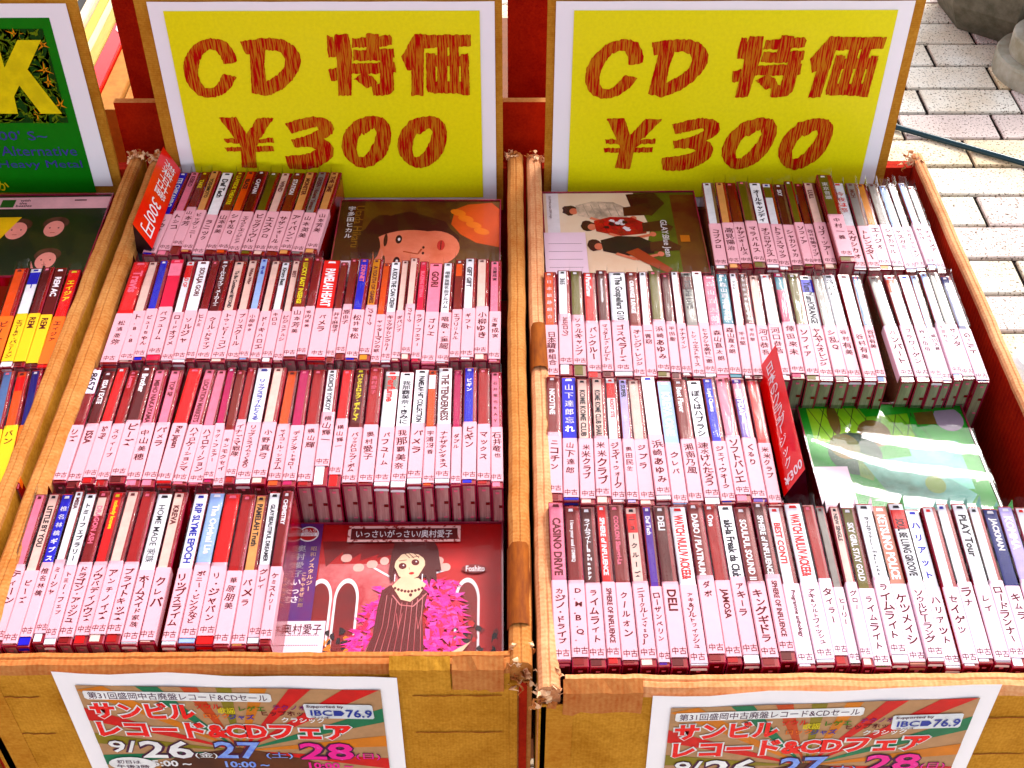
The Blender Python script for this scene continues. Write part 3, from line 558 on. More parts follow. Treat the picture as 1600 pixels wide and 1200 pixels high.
# the numbered sticker on the first dark case of the second row
_c = [o for o in bpy.data.objects if o.get('label', '').endswith('first from left, second row, left-hand box')][0]
_b = MB(); _b.box((-.0048, .094, CH + .0004), (.0048, .121, CH + .0007), PWH0); put(_b, '8657', (-.0032, .118, CH + .0008), (0, -1, 0), (1, 0, 0), .021, .0065, M_TXT_BLK, bold=.03, fill=True); _b.obj('number_sticker', _c)
# ------------------------------------------------------------------ lying cases with their covers
class Art:
    def __init__(s, w_, h_, z): s.b = MB(); s.w = w_; s.h = h_; s.z = z; s.n = 0
    def lv(s): return s.z + (s.n * .00001 if s.n < 60 else .0006 + (s.n - 60) * .0000015)      # ink layers, a hair apart
    def p(s, pts, m): s.n += 1; s.b.poly([(u * s.w, (1 - v) * s.h, s.lv()) for u, v in pts][::-1], m)
    def rect(s, u0, v0, u1, v1, m): s.p([(u0, v0), (u1, v0), (u1, v1), (u0, v1)], m)
    def ell(s, cu, cv, ru, rv, m, rot=0, n_=20, jag=0, a0=0, a1=360):
        pts = []
        for i in range(n_):
            a = math.radians(a0 + (a1 - a0) * i / (n_ if a1 - a0 == 360 else n_ - 1)); r = 1 + (random.uniform(-jag, jag) if jag else 0)
            x, y = math.cos(a) * ru * r, math.sin(a) * rv * r
            pts.append((cu + x * math.cos(rot) - y * math.sin(rot), cv + x * math.sin(rot) + y * math.cos(rot)))
        s.p(pts, m)
    def line(s, pts, t, m):
        for (a, b), (c, d) in zip(pts, pts[1:]):
            L = math.hypot(c - a, d - b) or 1; nx, ny = -(d - b) / L * t / 2, (c - a) / L * t / 2
            s.p([(a + nx, b + ny), (c + nx, d + ny), (c - nx, d - ny), (a - nx, b - ny)], m)
    def text(s, t, u, v, wu, hv, m, vertical=False, bold=.02, side=False, fill=False, jit=0):
        s.n += 1; z = s.lv()
        if side: put(s.b, t, (u * s.w, (1 - v) * s.h, z), (0, -1, 0), (1, 0, 0), wu * s.h, hv * s.w, m, bold=bold, fill=fill)
        elif vertical: put(s.b, t, (u * s.w, (1 - v - hv) * s.h, z), (1, 0, 0), (0, 1, 0), wu * s.w, hv * s.h, m, vertical=True, bold=bold, jit=jit)
        else: put(s.b, t, (u * s.w, (1 - v - hv) * s.h, z), (1, 0, 0), (0, 1, 0), wu * s.w, hv * s.h, m, bold=bold, fill=fill, jit=jit)
def cm(name, rgb, **k): return mat('print_' + name, rgb, rough=0.45, var=k.pop('var', .08), **k)
def lying(far_l, far_r, z, label, draw, sticker_text, stk=(.01, .70, .21, .99), film_m=None, bulge=0.0, turn=0.0):
    A = U(*far_l, z); B = U(*far_r, z); w_ = (B - A).length; d_ = w_ * .125 / .142; th = .0104
    yaw = math.atan2(B.y - A.y, B.x - A.x)
    root = empty('cd_case', rot=(0, 0, yaw)); loc = A + Matrix.Rotation(yaw, 3, 'Z') @ Vector((0, -d_, 0)); loc.z -= th; root.location = loc
    tag(root, label, 'cd case', 'cd cases lying face up on the rows')
    b = MB(); e = .0012
    b.box((0, 0, 0), (w_, d_, th - .0012), M_SHELL)
    for q0, q1 in (((0, 0), (w_, e)), ((0, d_ - e), (w_, d_)), ((0, e), (e, d_ - e)), ((w_ - e, e), (w_, d_ - e))):
        b.box((*q0, th - .0012), (*q1, th + .0004), M_EDGE)
    b.obj('case_shell', root)
    a = Art(w_ - 2 * e, d_ - 2 * e, 0); draw(a); o = a.b.obj('cover_art', root); o.location = (e, e, th - .0011)
    if stk:
        b = MB(); u0, v0, u1, v1 = stk; x0, x1, y0, y1 = u0 * w_, u1 * w_, (1 - v1) * d_, (1 - v0) * d_
        b.poly([(x0, y0, th + .0009), (x1, y0, th + .0009), (x1, y1, th + .0009), (x0, y1, th + .0009)], M_LABEL_W if z < -.028 or True else M_LABEL)
        for k in range(4):
            yy = y1 - (y1 - y0) * (.28 + .19 * k); nseg = 16
            for j in range(nseg):
                xa = x0 + (x1 - x0) * (.1 + .8 * j / nseg); b.box((xa, yy, th + .0009), (xa + (x1 - x0) * .8 / nseg * .65, yy + .0004, th + .00105), M_PEN)
        if sticker_text: put(b, sticker_text, (x0 + (x1 - x0) * .08, y1 - (y1 - y0) * .26, th + .0011), (1, 0, 0), (0, 1, 0), (x1 - x0) * .85, (y1 - y0) * .2, M_PEN, bold=.02, fill=True)
        b.obj('price_label', root)
    R = random.Random(int(far_l[0])); b = MB(); nx, ny = (30, 44) if bulge else (10, 8)
    b.grid([[(w_ * (i / nx * 1.006 - .003), d_ * j / ny, th + .0013 + (bulge * (1 + .9 * math.sin(6.283 * (d_ * j / ny / .060 + w_ * i / nx / .15) + .8 * math.sin(w_ * i / nx / .03)) + .02 * R.uniform(-1, 1)) if bulge else 0)) for i in range(nx + 1)] for j in range(ny + 1)], film_m or M_FILM1)
    b.obj('plastic_sleeve', root, True)
    # packing block it rests on, part of its box
    return root, (A, w_, d_, th, yaw)
skin = cm('skin', (225, 140, 120), scale=30, rgb2=(205, 115, 95)); skin_d = cm('skin_dark', (165, 75, 55)); pinkp = cm('boa', (240, 30, 120), rgb2=(250, 90, 170), scale=120)
maroonp = cm('maroon', (130, 0, 14), rgb2=(95, 0, 10), scale=25); redp = cm('scarlet', (190, 0, 12), rgb2=(150, 0, 10), scale=20); rosep = cm('rose', (205, 135, 135), scale=25, rgb2=(165, 60, 65))
whitep = cm('white', (255, 235, 238)); blackp = cm('black', (40, 2, 10)); bluep = cm('obi_blue', (70, 40, 110), rgb2=(110, 30, 80), scale=15)
def art_okumura(a):
    a.rect(0, 0, 1, 1, redp); a.rect(.13, .28, .62, 1, rosep)
    for k in range(5): a.p([(.13 + .1 * k, .12), (.27 + .1 * k, .12), (.23 + .1 * k, .2), (.16 + .08 * k, .3 - .02 * k)], maroonp)
    a.p([(.62, .3), (.98, .34), (.98, 1), (.62, 1)], cm('wall_right', (175, 10, 25), rgb2=(150, 0, 15), scale=10))
    for cu in (.15, .275, .84):
        a.ell(cu, .52, .058, .14, whitep, a0=180, a1=360); a.rect(cu - .058, .515, cu + .058, .95, whitep)
        a.ell(cu, .53, .047, .12, maroonp, a0=180, a1=360); a.rect(cu - .047, .525, cu + .047, .96, maroonp)
    a.line([(.38, .3), (.47, .37)], .012, whitep); a.line([(.63, .37), (.75, .32)], .012, whitep)
    for k in range(16):
        u = .25 + .06 * (k % 8) * 1.05 + .01 * (k // 8); 
        if .44 < u < .60: u += .16
        a.ell(u, .24 + .045 * ((k * 7) % 4) / 2, .022, .028, cm('lamp_glow', (250, 190, 180)), n_=12)
    for k in range(34):
        a.ell(.16 + random.uniform(0, .14), .72 + random.uniform(0, .2), .014, .02, random.choice([blackp, cm('brass', (215, 130, 60)), maroonp]), n_=6, jag=.5)
        a.ell(.82 + random.uniform(0, .15), .68 + random.uniform(0, .2), .014, .02, random.choice([blackp, maroonp, redp]), n_=6, jag=.5)
    # lamp-framed title board
    # singer: fur stole, striped dress, short dark bob
    fc = cm('face_light', (255, 205, 178)); dk = cm('dress_wine', (92, 0, 10)); hm = cm('bob_wine', (80, 0, 8)); pk2 = cm('boa_pale', (255, 105, 175)); pk3 = cm('boa_deep', (205, 5, 85))
    def tuft(u, v, L, an, m_):
        du, dv = math.cos(an) * L, math.sin(an) * L * 1.13; a.p([(u - dv * .22, v + du * .22), (u + du, v + dv), (u + dv * .22, v - du * .22)], m_)
    for k in range(150):
        t = random.random(); u0 = .47 - .17 * t + random.uniform(-.035, .04); tuft(u0, .44 + .52 * t, random.uniform(.03, .06), random.uniform(1.6, 3.6), random.choice([pinkp, pinkp, pk2, pk3]))
    for k in range(330):
        t = random.random(); u0 = .70 + .04 * math.sin(t * 3.1) + random.uniform(-.085, .075); tuft(u0, .40 + .56 * t, random.uniform(.03, .07), random.uniform(-.6, 1.9), random.choice([pinkp, pinkp, pk2, pk3]))
    a.p([(.44, .47), (.475, .435), (.61, .435), (.655, .48), (.635, .64), (.66, 1), (.35, 1), (.415, .76), (.425, .58)], dk)
    for k in range(8): a.line([(.465 + .024 * k, .50 + .05 * math.sin(k * .45)), (.455 + .025 * k, .70), (.40 + .034 * k, 1)], .0028, rosep)
    for k in (2, 5): a.line([(.455 + .03 * k, .62), (.468 + .03 * k, .72), (.482 + .03 * k, .62)], .0028, rosep)
    a.p([(.485, .44), (.525, .38), (.60, .38), (.645, .43), (.615, .50), (.575, .545), (.53, .53)], fc)
    for k in range(9): a.ell(.50 + .016 * k, .455 + .022 * math.sin(k * .39), .007, .010, dk, n_=8)
    a.ell(.575, .50, .008, .012, dk, n_=8); a.line([(.49, .50), (.53, .565), (.59, .575), (.65, .49)], .006, rosep)
    a.ell(.585, .235, .115, .155, hm, n_=28); a.p([(.64, .12), (.70, .24), (.715, .34), (.69, .33), (.695, .42), (.67, .38), (.66, .44), (.63, .34)], hm); a.p([(.47, .24), (.50, .38), (.478, .41), (.465, .34)], hm)
    a.p([(.495, .25), (.49, .31), (.515, .375), (.565, .405), (.605, .375), (.635, .30), (.63, .22), (.56, .19)], fc)
    a.p([(.48, .14), (.64, .14), (.645, .30), (.625, .25), (.60, .225), (.56, .215), (.52, .225), (.495, .27), (.487, .31)], hm)
    for u0 in (.52, .54, .565): a.line([(u0, .20), (u0 + .04, .25)], .004, hm)
    for u, v in ((.528, .305), (.588, .28)): a.ell(u, v, .019, .022, dk, n_=14, rot=-.2); a.ell(u + .004, v - .005, .004, .005, whitep, n_=6); a.line([(u - .02, v - .035), (u + .018, v - .042)], .004, dk)
    a.ell(.573, .355, .013, .009, redp, n_=10, rot=-.2); a.line([(.56, .315), (.562, .33)], .003, skin)
    for u in (.495, .625): a.line([(u, .36), (u, .41)], .005, whitep)
    a.p([(.60, .93), (.66, .88), (.78, .86), (.86, .80), (.80, .90), (.68, .97), (.61, .98)], fc)
    for k in range(4): a.line([(.62, .90 + .02 * k), (.585, .905 + .02 * k)], .006, fc)
    a.rect(.25, .02, .80, .135, cm('bulbs', (250, 190, 185), rgb2=(140, 20, 30), scale=260, thr=(.42, .46))); a.rect(.265, .038, .785, .118, cm('board_wine', (90, 0, 8)))
    a.text('いっさいがっさい/奥村愛子', .29, .05, .47, .055, whitep, bold=.03, fill=True)
    a.ell(.87, .325, .06, .03, maroonp); a.text('Foshito', .83, .305, .09, .04, whitep)
    # paper band on the left with its round price mark
    a.rect(-.004, 0, .125, 1, bluep); a.ell(.058, .075, .05, .055, whitep); a.ell(.058, .075, .044, .047, redp); a.rect(.015, .065, .10, .09, whitep)
    a.text('6曲入り', .025, .04, .066, .024, whitep); a.text('1,500円', .02, .067, .076, .022, redp)
    a.text('奥村愛子いっさ', .012, .15, .044, .52, whitep, vertical=True); a.text('昭和ノスタルジー', .078, .16, .03, .45, cm('cream_text', (235, 190, 160)), vertical=True)
    a.text('こちゃまぜ妄想', .052, .34, .026, .34, cm('cream_text', (235, 190, 160)), vertical=True)
lyk = lying((464, 817), (786, 815), -.036, 'cd case lying face up, red cover of woman in pink feather stole', art_okumura, '奥村愛子', stk=(-.005, .665, .20, .985))
olv = cm('olive_ground', (112, 78, 8), rgb2=(70, 30, 4), scale=12); hair = cm('hair', (60, 8, 4)); drk = cm('cover_dark', (55, 22, 4), rgb2=(85, 40, 5), scale=8)
def art_portrait(a):
    a.rect(0, 0, 1, 1, olv); a.rect(0, 0, .15, 1, drk)
    a.ell(.44, .50, .30, .36, hair, rot=.1, n_=22, jag=.06); a.ell(.30, .55, .16, .38, hair, n_=20, jag=.05)
    a.p([(.72, .10), (.80, .04), (.95, .02), (1, .10), (1, .55), (.86, .50), (.76, .40), (.70, .28)], cm('hand_warm', (205, 95, 45)))
    for k in range(4): a.ell(.74 + .05 * k, .14 + .075 * k, .055, .035, cm('hand_warm2', (225, 130, 80)), rot=.6, n_=12)
    a.ell(.46, .60, .27, .25, skin, n_=30); a.ell(.60, .56, .16, .20, skin, n_=24); a.ell(.225, .55, .05, .17, hair, n_=20, jag=.06)
    for v in (.46, .71):
        a.ell(.385, v, .020, .05, blackp, n_=14); a.ell(.387, v, .008, .018, whitep, n_=8); a.ell(.305, v + .01, .012, .075, hair, n_=12)
    a.line([(.42, .60), (.51, .63), (.53, .57)], .012, skin_d); a.ell(.54, .555, .008, .016, hair, n_=8); a.ell(.54, .62, .008, .016, hair, n_=8)
    a.ell(.645, .53, .024, .06, cm('lips', (195, 70, 70)), n_=16); a.line([(.645, .48), (.645, .58)], .005, blackp)
    a.text('宇多田ヒカル', .045, .06, .05, .42, whitep, vertical=True, bold=.01); a.text('Utada Hikaru', .095, .06, .62, .055, cm('title_grey', (150, 105, 60)), side=True, bold=0)
lyu = lying((533, 312), (783, 312), -.012, 'cd case lying face up with brown cover showing a sideways womans face', art_portrait, '', stk=(0, .72, .23, 1.0))
creamp = cm('cream_sky', (250, 225, 205), rgb2=(235, 200, 175), scale=8)
def art_people(a):
    a.rect(0, 0, 1, 1, creamp); a.p([(.60, 0), (1, 0), (1, 1), (.66, 1), (.62, .8), (.68, .45)], cm('grass_print', (105, 110, 12), rgb2=(75, 70, 6), scale=12))
    a.rect(.02, 0, .10, 1, whitep); a.rect(.84, .03, 1, 1, cm('dusk_print', (85, 28, 6), rgb2=(110, 70, 8), scale=16))
    a.p([(.55, .02), (.74, .0), (.80, .14), (.70, .30), (.58, .24)], hair)
    for (u, v, c_) in ((.22, .22, 'shirt_white'), (.33, .42, 'shirt_red'), (.36, .66, 'shirt_black')):
        col = {'shirt_white': (245, 215, 195), 'shirt_red': (200, 20, 30), 'shirt_black': (45, 5, 5)}[c_]
        m_ = cm(c_, col, rgb2=tuple(int(q * .6) for q in col), scale=60); a.ell(u - .05, v, .05, .065, hair, n_=14, jag=.15); a.ell(u - .025, v + .015, .028, .04, skin, n_=12)
        a.p([(u - .01, v - .06), (u + .10, v - .11), (u + .24, v - .10), (u + .33, v - .02), (u + .32, v + .10), (u + .14, v + .13), (u, v + .07)], m_)
        a.p([(u + .30, v - .03), (u + .42, v - .06), (u + .50, v + .02), (u + .48, v + .07), (u + .30, v + .08)], drk)
        a.line([(u + .08, v + .10), (u + .20, v + .17), (u + .34, v + .12)], .028, skin); a.ell(u + .36, v + .11, .022, .03, skin, n_=10)
        for q in range(5): a.line([(u + .04 + .05 * q, v - .07), (u + .07 + .05 * q, v + .08)], .006, cm('fold_' + c_, tuple(int(t * .75) for t in col)))
    for k in range(14): a.ell(.36 + random.uniform(0, .2), .36 + random.uniform(0, .12), .02, .02, random.choice([redp, whitep, hair]), n_=6, jag=.4)
    a.p([(.50, .75), (.58, .70), (.78, .95), (.74, .99), (.60, .86)], skin_d)
    a.text('GLAY:Blue Jean', .735, .36, .62, .055, whitep, side=True, bold=.01); a.text('GLAY Blue Jean 2004 single', .033, .04, .5, .02, M_TXT_DK, side=True, bold=0)
    a.rect(.86, .55, .92, .63, cm('stone_print', (200, 120, 70)))
lyb = lying((846, 300), (1084, 298), -.010, 'cd case lying face up, cream and olive cover of people sitting sideways', art_people, '', stk=(0, .52, .26, 1.0))
greenp = cm('green_ground', (20, 160, 20), rgb2=(10, 110, 15), scale=10); yelg = cm('yellow_green', (175, 205, 5), rgb2=(110, 170, 5), scale=14)
def art_green(a):
    a.rect(0, 0, 1, 1, greenp); a.rect(.05, .03, .66, .36, yelg); a.rect(.60, .36, .9, .8, cm('glare_teal', (170, 225, 215), rgb2=(90, 160, 135), scale=6))  # pale teal patch paints the glare seen on the wrapping
    for k in range(9): a.line([(.06 + .075 * k, .03), (.16 + .075 * k, .36)], .004, blackp); 
    for k in range(7): a.line([(.06 + .09 * k, .36), (.16 + .09 * k, .03)], .004, blackp)
    hd = cm('head_dark', (70, 60, 20), rgb2=(120, 90, 10), scale=20)
    a.ell(.20, .14, .035, .15, hd, n_=14); a.ell(.42, .28, .10, .13, hd, n_=18); a.ell(.27, .47, .16, .20, cm('head_green', (40, 75, 45), rgb2=(20, 40, 30), scale=18), n_=20)
    a.ell(.22, .40, .09, .12, cm('head_glow', (130, 90, 10), rgb2=(60, 90, 20), scale=20), n_=18)
    a.p([(.28, .45), (.36, .50), (.36, .62), (.33, .72), (.26, .68)], cm('face_green', (130, 150, 60), rgb2=(70, 100, 50), scale=30))
    a.p([(.3, .55), (.6, .5), (.9, .85), (.8, 1), (.45, 1)], cm('coat_glare', (150, 215, 205), rgb2=(45, 85, 65), scale=7)); a.ell(.9, .15, .09, .12, cm('hat_lilac', (170, 150, 165)), n_=16)  # pale aqua of the coat carries the painted glare too
    a.rect(.70, .03, .82, .2, hd); a.ell(.68, .76, .06, .08, cm('leaf', (110, 130, 40)), n_=12)
    a.p([(.36, .0), (1.0, .0), (1, .05), (.4, .12)], greenp)
lyg = lying((1243, 631), (1500, 628), -.030, 'cd case lying face up in crumpled film over a green cover', art_green, '', stk=(.0, .60, .20, 1.0), film_m=M_FILM2, bulge=.0009)
darkg = cm('dark_green_black', (36, 44, 10), rgb2=(20, 26, 6), scale=10)
def art_dark(a):
    a.rect(0, 0, 1, 1, darkg); a.rect(0, .02, 1, .17, cm('strip_pink', (250, 190, 195))); a.rect(.28, .05, .37, .15, cm('strip_green', (50, 90, 40)))
    a.text('with', .40, .045, .07, .03, blackp); a.text('the', .40, .082, .05, .03, blackp); a.text('beatles', .385, .115, .12, .03, blackp); a.rect(.76, .055, .84, .07, blackp)
    for (u, v, r) in ((.46, .45, .085), (.70, .43, .08), (.73, .82, .08)):
        a.ell(u, v - .07, r * 1.05, r * 1.0, cm('hair_brown', (95, 60, 50), rgb2=(60, 30, 20), scale=60), n_=18); a.ell(u, v, r * .8, r * 1.25, cm('face_pink', (235, 160, 150)), n_=20)
        for k in (-.35, .35): a.ell(u + k * r, v - .01, .006, .008, blackp, n_=8)
        a.line([(u - .015, v + .05), (u + .015, v + .05)], .006, skin_d)
    a.p([(.1, .28), (.46, .28), (.25, 1), (0, 1)], cm('yellow_card', (250, 200, 20)))
lyd = lying((-60, 305), (178, 302), -.008, 'cd case lying face up, dark green cover with a yellow card, under green poster', art_dark, '', stk=None)
pk = mat('packing_card', (150, 60, 30), rough=.9)
for (rt, (A, w_, d_, th, yaw)), bx in ((lyk, BL), (lyu, BL), (lyb, BR), (lyg, BR), (lyd, B0)):
    b = MB(); b.box((A.x + .004, A.y - d_ + .004, Z0 + .0045), (A.x + w_ - .004, A.y - .004, A.z - th - .0006), pk); at0(b.obj('packing_block', bx))
# row-three sticker
# ------------------------------------------------------------------ red divider cards
redc = mat('divider_red', (228, 10, 22), rough=.3, var=.1, coat=.5, scale=30); blk = mat('divider_black', (40, 8, 26), rough=.35, coat=.4, rgb2=(15, 0, 8))
pinkc = mat('divider_edge', (240, 90, 110), rough=.4)
def divider(top_far, top_near, bot_far, bot_near, zt_, zb, label, writer, lean):
    a, b_, c, d = U(*top_far, zt_), U(*top_near, zt_), U(*bot_far, zb), U(*bot_near, zb)
    O = b_.copy(); root = empty('divider_card', (O.x, O.y, O.z - .05)); tag(root, label, 'divider')
    L = lambda p: p - root.location
    A, B, C, D = L(a), L(b_), L(c), L(d); C = A + D - B
    back_f = A + Vector((lean, 0, -.05)); back_n = B + Vector((lean, 0, -.05))
    mb = MB(); mb.poly([B, D, C, A], redc); e = (A - C).normalized() * -.0
    mb.poly([A, back_f, back_n, B], blk); mb.poly([D, back_n, back_f, C], blk)
    mb.poly([B, back_n, D], blk); mb.poly([A, C, back_f], redc); mb.obj('card_body', root)
    Ud = (D - B); Vd = (A - B); N = Ud.cross(Vd).normalized()
    t = MB(); writer(t, B, Ud, Vd, N); t.obj('lettering', root)
def wr1(t, O, Ud, Vd, N):
    u = Ud.normalized(); v = Vd.normalized(); N = u.cross(v)
    # reads from the far end towards the near end
    put(t, '邦楽中古盤', O + v * Vd.length * .92 + u * Ud.length * .26 + N * .0004, -v, u, Vd.length * .42, Ud.length * .55, M_TXT_WH, bold=.03, fill=True)
    put(t, '300円', O + v * Vd.length * .44 + u * Ud.length * .26 + N * .0004, -v, u, Vd.length * .38, Ud.length * .55, M_TXT_WH, bold=.03, fill=True)
def wr2(t, O, Ud, Vd, N):
    u = Ud.normalized(); v = Vd.normalized(); N = u.cross(v)
    put(t, '日本のクラブ', O + v * Vd.length * .42 + u * Ud.length * .36 + N * .0004, u, v, Ud.length * .40, Vd.length * .52, M_TXT_WH, vertical=True, bold=.01)
    put(t, 'ミュージック', O + v * Vd.length * .12 + u * Ud.length * .28 + N * .0004, u, v, Ud.length * .34, Vd.length * .50, M_TXT_WH, vertical=True, bold=.01)
    put(t, '¥300', O + v * Vd.length * .03 + u * Ud.length * .16 + N * .0004, u, v, Ud.length * .8, Vd.length * .065, M_TXT_WH, bold=.02)
divider((255, 229), (207, 350), (281, 266), (238, 389), .026, .003, 'red divider card with white lettering leaning at left end of the back row', wr1, -.004)
divider((1183, 580), (1225, 776), (1209, 545), (1258, 733), -.004, .022, 'red divider card with white lettering standing beside the green cover', wr2, .03)

# ------------------------------------------------------------------ price signs
def hatch(name, c1, c2):
    m = bpy.data.materials.new(name); m.use_nodes = True; n = m.node_tree.nodes; l = m.node_tree.links; b = n['Principled BSDF']; b.inputs['Roughness'].default_value = .6; b.inputs['Specular IOR Level'].default_value = .08
    tc = n.new('ShaderNodeTexCoord'); mp = n.new('ShaderNodeMapping'); mp.inputs['Scale'].default_value = (760, 1, 40); mp.inputs['Rotation'].default_value = (0, .04, 0)
    nz = n.new('ShaderNodeTexNoise'); nz.inputs['Scale'].default_value = 1.0; nz.inputs['Detail'].default_value = 3; nz.inputs['Roughness'].default_value = .6
    l.new(tc.outputs['Object'], mp.inputs[0]); l.new(mp.outputs[0], nz.inputs['Vector'])
    cr = n.new('ShaderNodeValToRGB'); cr.color_ramp.elements[0].position = .47; cr.color_ramp.elements[1].position = .54
    cr.color_ramp.elements[0].color = (*[q * .86 for q in lin(c1)], 1); cr.color_ramp.elements[1].color = (*[q * .86 for q in lin(c2)], 1)
    l.new(nz.outputs['Fac'], cr.inputs[0]); l.new(cr.outputs[0], b.inputs['Base Color']); return m
HATCH = hatch('brush_red', (188, 0, 0), (205, 122, 14))
YELLOW = mat('print_yellow', (250, 236, 0), rough=.5, var=.04, scale=300, coat=.1, k=.9)
PAPER = mat('white_paper', (255, 246, 252), rough=.5, var=.01, scale=20, k=.97)
def S(pts, ox, oy): return [(ox + x / 4.8, oy + y / 4.8) for x, y in pts]
SH_C = S([(530,270),(520,220),(490,170),(450,120),(400,100),(330,95),(270,110),(210,140),(165,195),(135,250),(125,310),(135,370),(150,420),(190,480),(240,520),(300,540),(370,535),(440,510),(490,460),(525,385),(480,375),(425,360),(400,410),(370,455),(330,475),(290,465),(260,430),(240,380),(238,330),(250,260),(280,205),(330,180),(370,185),(405,225),(430,290),(480,285)],260,40)
D_OUT = S([(550,120),(630,105),(740,92),(830,95),(900,115),(960,155),(1000,210),(1010,270),(990,340),(945,410),(880,470),(810,510),(750,530),(690,515),(640,505),(635,400),(630,300),(625,215),(595,215)],260,40)
D_IN = S([(740,185),(810,185),(860,205),(890,250),(885,310),(830,370),(750,420),(735,300)],260,40)
YEN = S([(390,690),(520,685),(570,760),(600,810),(640,760),(680,690),(805,695),(760,760),(720,830),(690,850),(800,840),(808,878),(700,880),(670,905),(800,905),(808,942),(670,945),(680,1070),(565,1062),(560,945),(455,945),(435,912),(560,910),(545,885),(445,878),(425,845),(510,845),(470,790)],260,40)
THREE = S([(890,735),(1000,700),(1100,682),(1180,690),(1235,720),(1258,770),(1245,810),(1200,840),(1180,850),(1220,870),(1255,920),(1250,980),(1210,1020),(1130,1065),(1050,1082),(925,1075),(900,1020),(890,980),(1000,970),(1080,955),(1125,930),(1080,910),(960,912),(935,855),(1000,840),(1080,815),(1140,780),(1130,758),(1060,775),(940,808)],260,40)
Z_OUT = [(250,715),(290,700),(340,685),(400,677),(470,690),(520,740),(535,800),(530,870),(510,940),(470,1000),(400,1050),(340,1068),(280,1060),(220,1020),(180,970),(162,910),(170,840),(195,780),(240,735)]
Z_IN = [(310,810),(330,820),(380,780),(405,768),(425,800),(410,860),(370,940),(330,980),(290,985),(272,930),(285,850)]
KAN = [[(52,72),(95,85),(120,180),(120,235),(65,240),(55,180)],[(110,65),(212,65),(240,200),(235,525),(140,525),(125,250),(100,150)],[(62,330),(125,315),(130,410),(85,415)],[(240,95),(330,85),(520,68),(540,90),(540,145),(440,160),(240,165)],[(345,60),(440,60),(445,260),(350,260)],[(250,182),(350,187),(440,175),(550,170),(560,240),(450,262),(250,262)],[(230,285),(440,277),(560,270),(572,350),(450,360),(235,360)],[(250,400),(330,350),(400,385),(430,430),(350,470),(290,420)],[(455,180),(545,175),(555,480),(530,510),(480,525),(400,522),(385,440),(450,430)],
 [(610,235),(710,60),(780,65),(780,170),(775,525),(685,525),(685,330),(655,340)],[(780,68),(1130,68),(1130,155),(1035,160),(780,170)],[(880,150),(955,150),(955,500),(880,500)],[(970,150),(1040,150),(1045,500),(975,500)],[(795,205),(865,205),(868,500),(810,500),(798,470)],[(1055,210),(1110,210),(1125,520),(1060,520)],[(810,418),(1120,418),(1120,510),(830,505)],[(800,225),(1115,225),(1118,305),(800,305)]]
def rough_edge(loop, R, step=.0016, amp=.0007):
    out = []
    for (x, z), (x2, z2) in zip(loop, loop[1:] + loop[:1]):
        L = math.hypot(x2 - x, z2 - z); k = max(1, int(L / step))
        for i in range(k): out.append((x + (x2 - x) * i / k + R.uniform(-amp, amp) * .3, z + (z2 - z) * i / k + R.uniform(-amp, amp)))
    return out
def flat_shape(loops, y, m, name):
    """filled shape in the sign's plane from outline loops (first outer, then holes)"""
    c = bpy.data.curves.new('t', 'CURVE'); c.dimensions = '2D'; c.fill_mode = 'BOTH'
    for lp in loops:
        sp = c.splines.new('POLY'); sp.points.add(len(lp) - 1); sp.use_cyclic_u = True
        for q, (x, z) in zip(sp.points, lp): q.co = (x, z, 0, 1)
    o = bpy.data.objects.new('t', c); me = o.to_mesh(); vs = [(v.co.x, y, v.co.y) for v in me.vertices]; fs = [tuple(p.vertices) for p in me.polygons]
    o.to_mesh_clear(); bpy.data.objects.remove(o); bpy.data.curves.remove(c); return vs, fs
def sign(parent_label, x0, x1, quadL, yx0, yx1, bottom_shift, mapx, seed):
    """A4 price sheet on the raised flap; mapx moves the traced lettering onto this sheet"""
    root = empty('price_sign', ((x0 + x1) / 2, YB, BASE - .02)); tag(root, parent_label, 'price sign', 'yellow price signs behind the cd rows')
    top = V(500, 2, YB).z; bot = top - .214; y = YB
    mb = MB(); nx = 14
    mb.grid([[(x0 + (x1 - x0) * i / nx, y - .0004 - .0006 * math.sin(i * .9) ** 2, bot + (top - bot) * j / 4) for j in range(5)] for i in range(nx + 1)], PAPER)
    at0(mb.obj('paper_sheet', root))
    mb = MB(); mb.poly([(yx0, y - .0016, bot + .012), (yx1, y - .0016, bot + .012), (yx1, y - .0016, top - .0080), (yx0, y - .0016, top - .0080)], YELLOW)
    at0(mb.obj('yellow_print', root))
    R = random.Random(seed)
    def W(pts):
        r = []
        for p in pts:
            q = V(p[0], p[1], YB - .002); r.append(mapx(q.x, q.z))
        return rough_edge(r, R)
    items = [('letter_c', [SH_C]), ('letter_d', [D_OUT, D_IN]), ('yen_mark', [YEN]), ('digit_three', [THREE]), ('digit_zero', [S(Z_OUT,500,40), S(Z_IN,500,40)]), ('digit_zero', [S([(x + 418, z) for x, z in Z_OUT],500,40), S([(x + 418, z) for x, z in Z_IN],500,40)])]
    for nm, loops in items:
        vs, fs = flat_shape([W(q) for q in loops], YB - .0021, HATCH, nm); mb = MB(); mb.v = vs; mb.f = fs; mb.m = [0] * len(fs); mb.mats = [HATCH]; at0(mb.obj(nm, root))
    for nm, sl_ in (('kanji_special', KAN[:9]), ('kanji_price', KAN[9:])):
        mb = MB(); mb.mats = [HATCH]
        for k, pl in enumerate(sl_):
            vs, fs = flat_shape([W(S(pl, 500, 40))], YB - .0021 - k * .00004, HATCH, nm); b0 = len(mb.v); mb.v += vs; mb.f += [tuple(b0 + i for i in f) for f in fs]; mb.m += [0] * len(fs)
        at0(mb.obj(nm, root))
lx0, lx1 = V(228, 0, YB).x, V(774.5, 0, YB).x
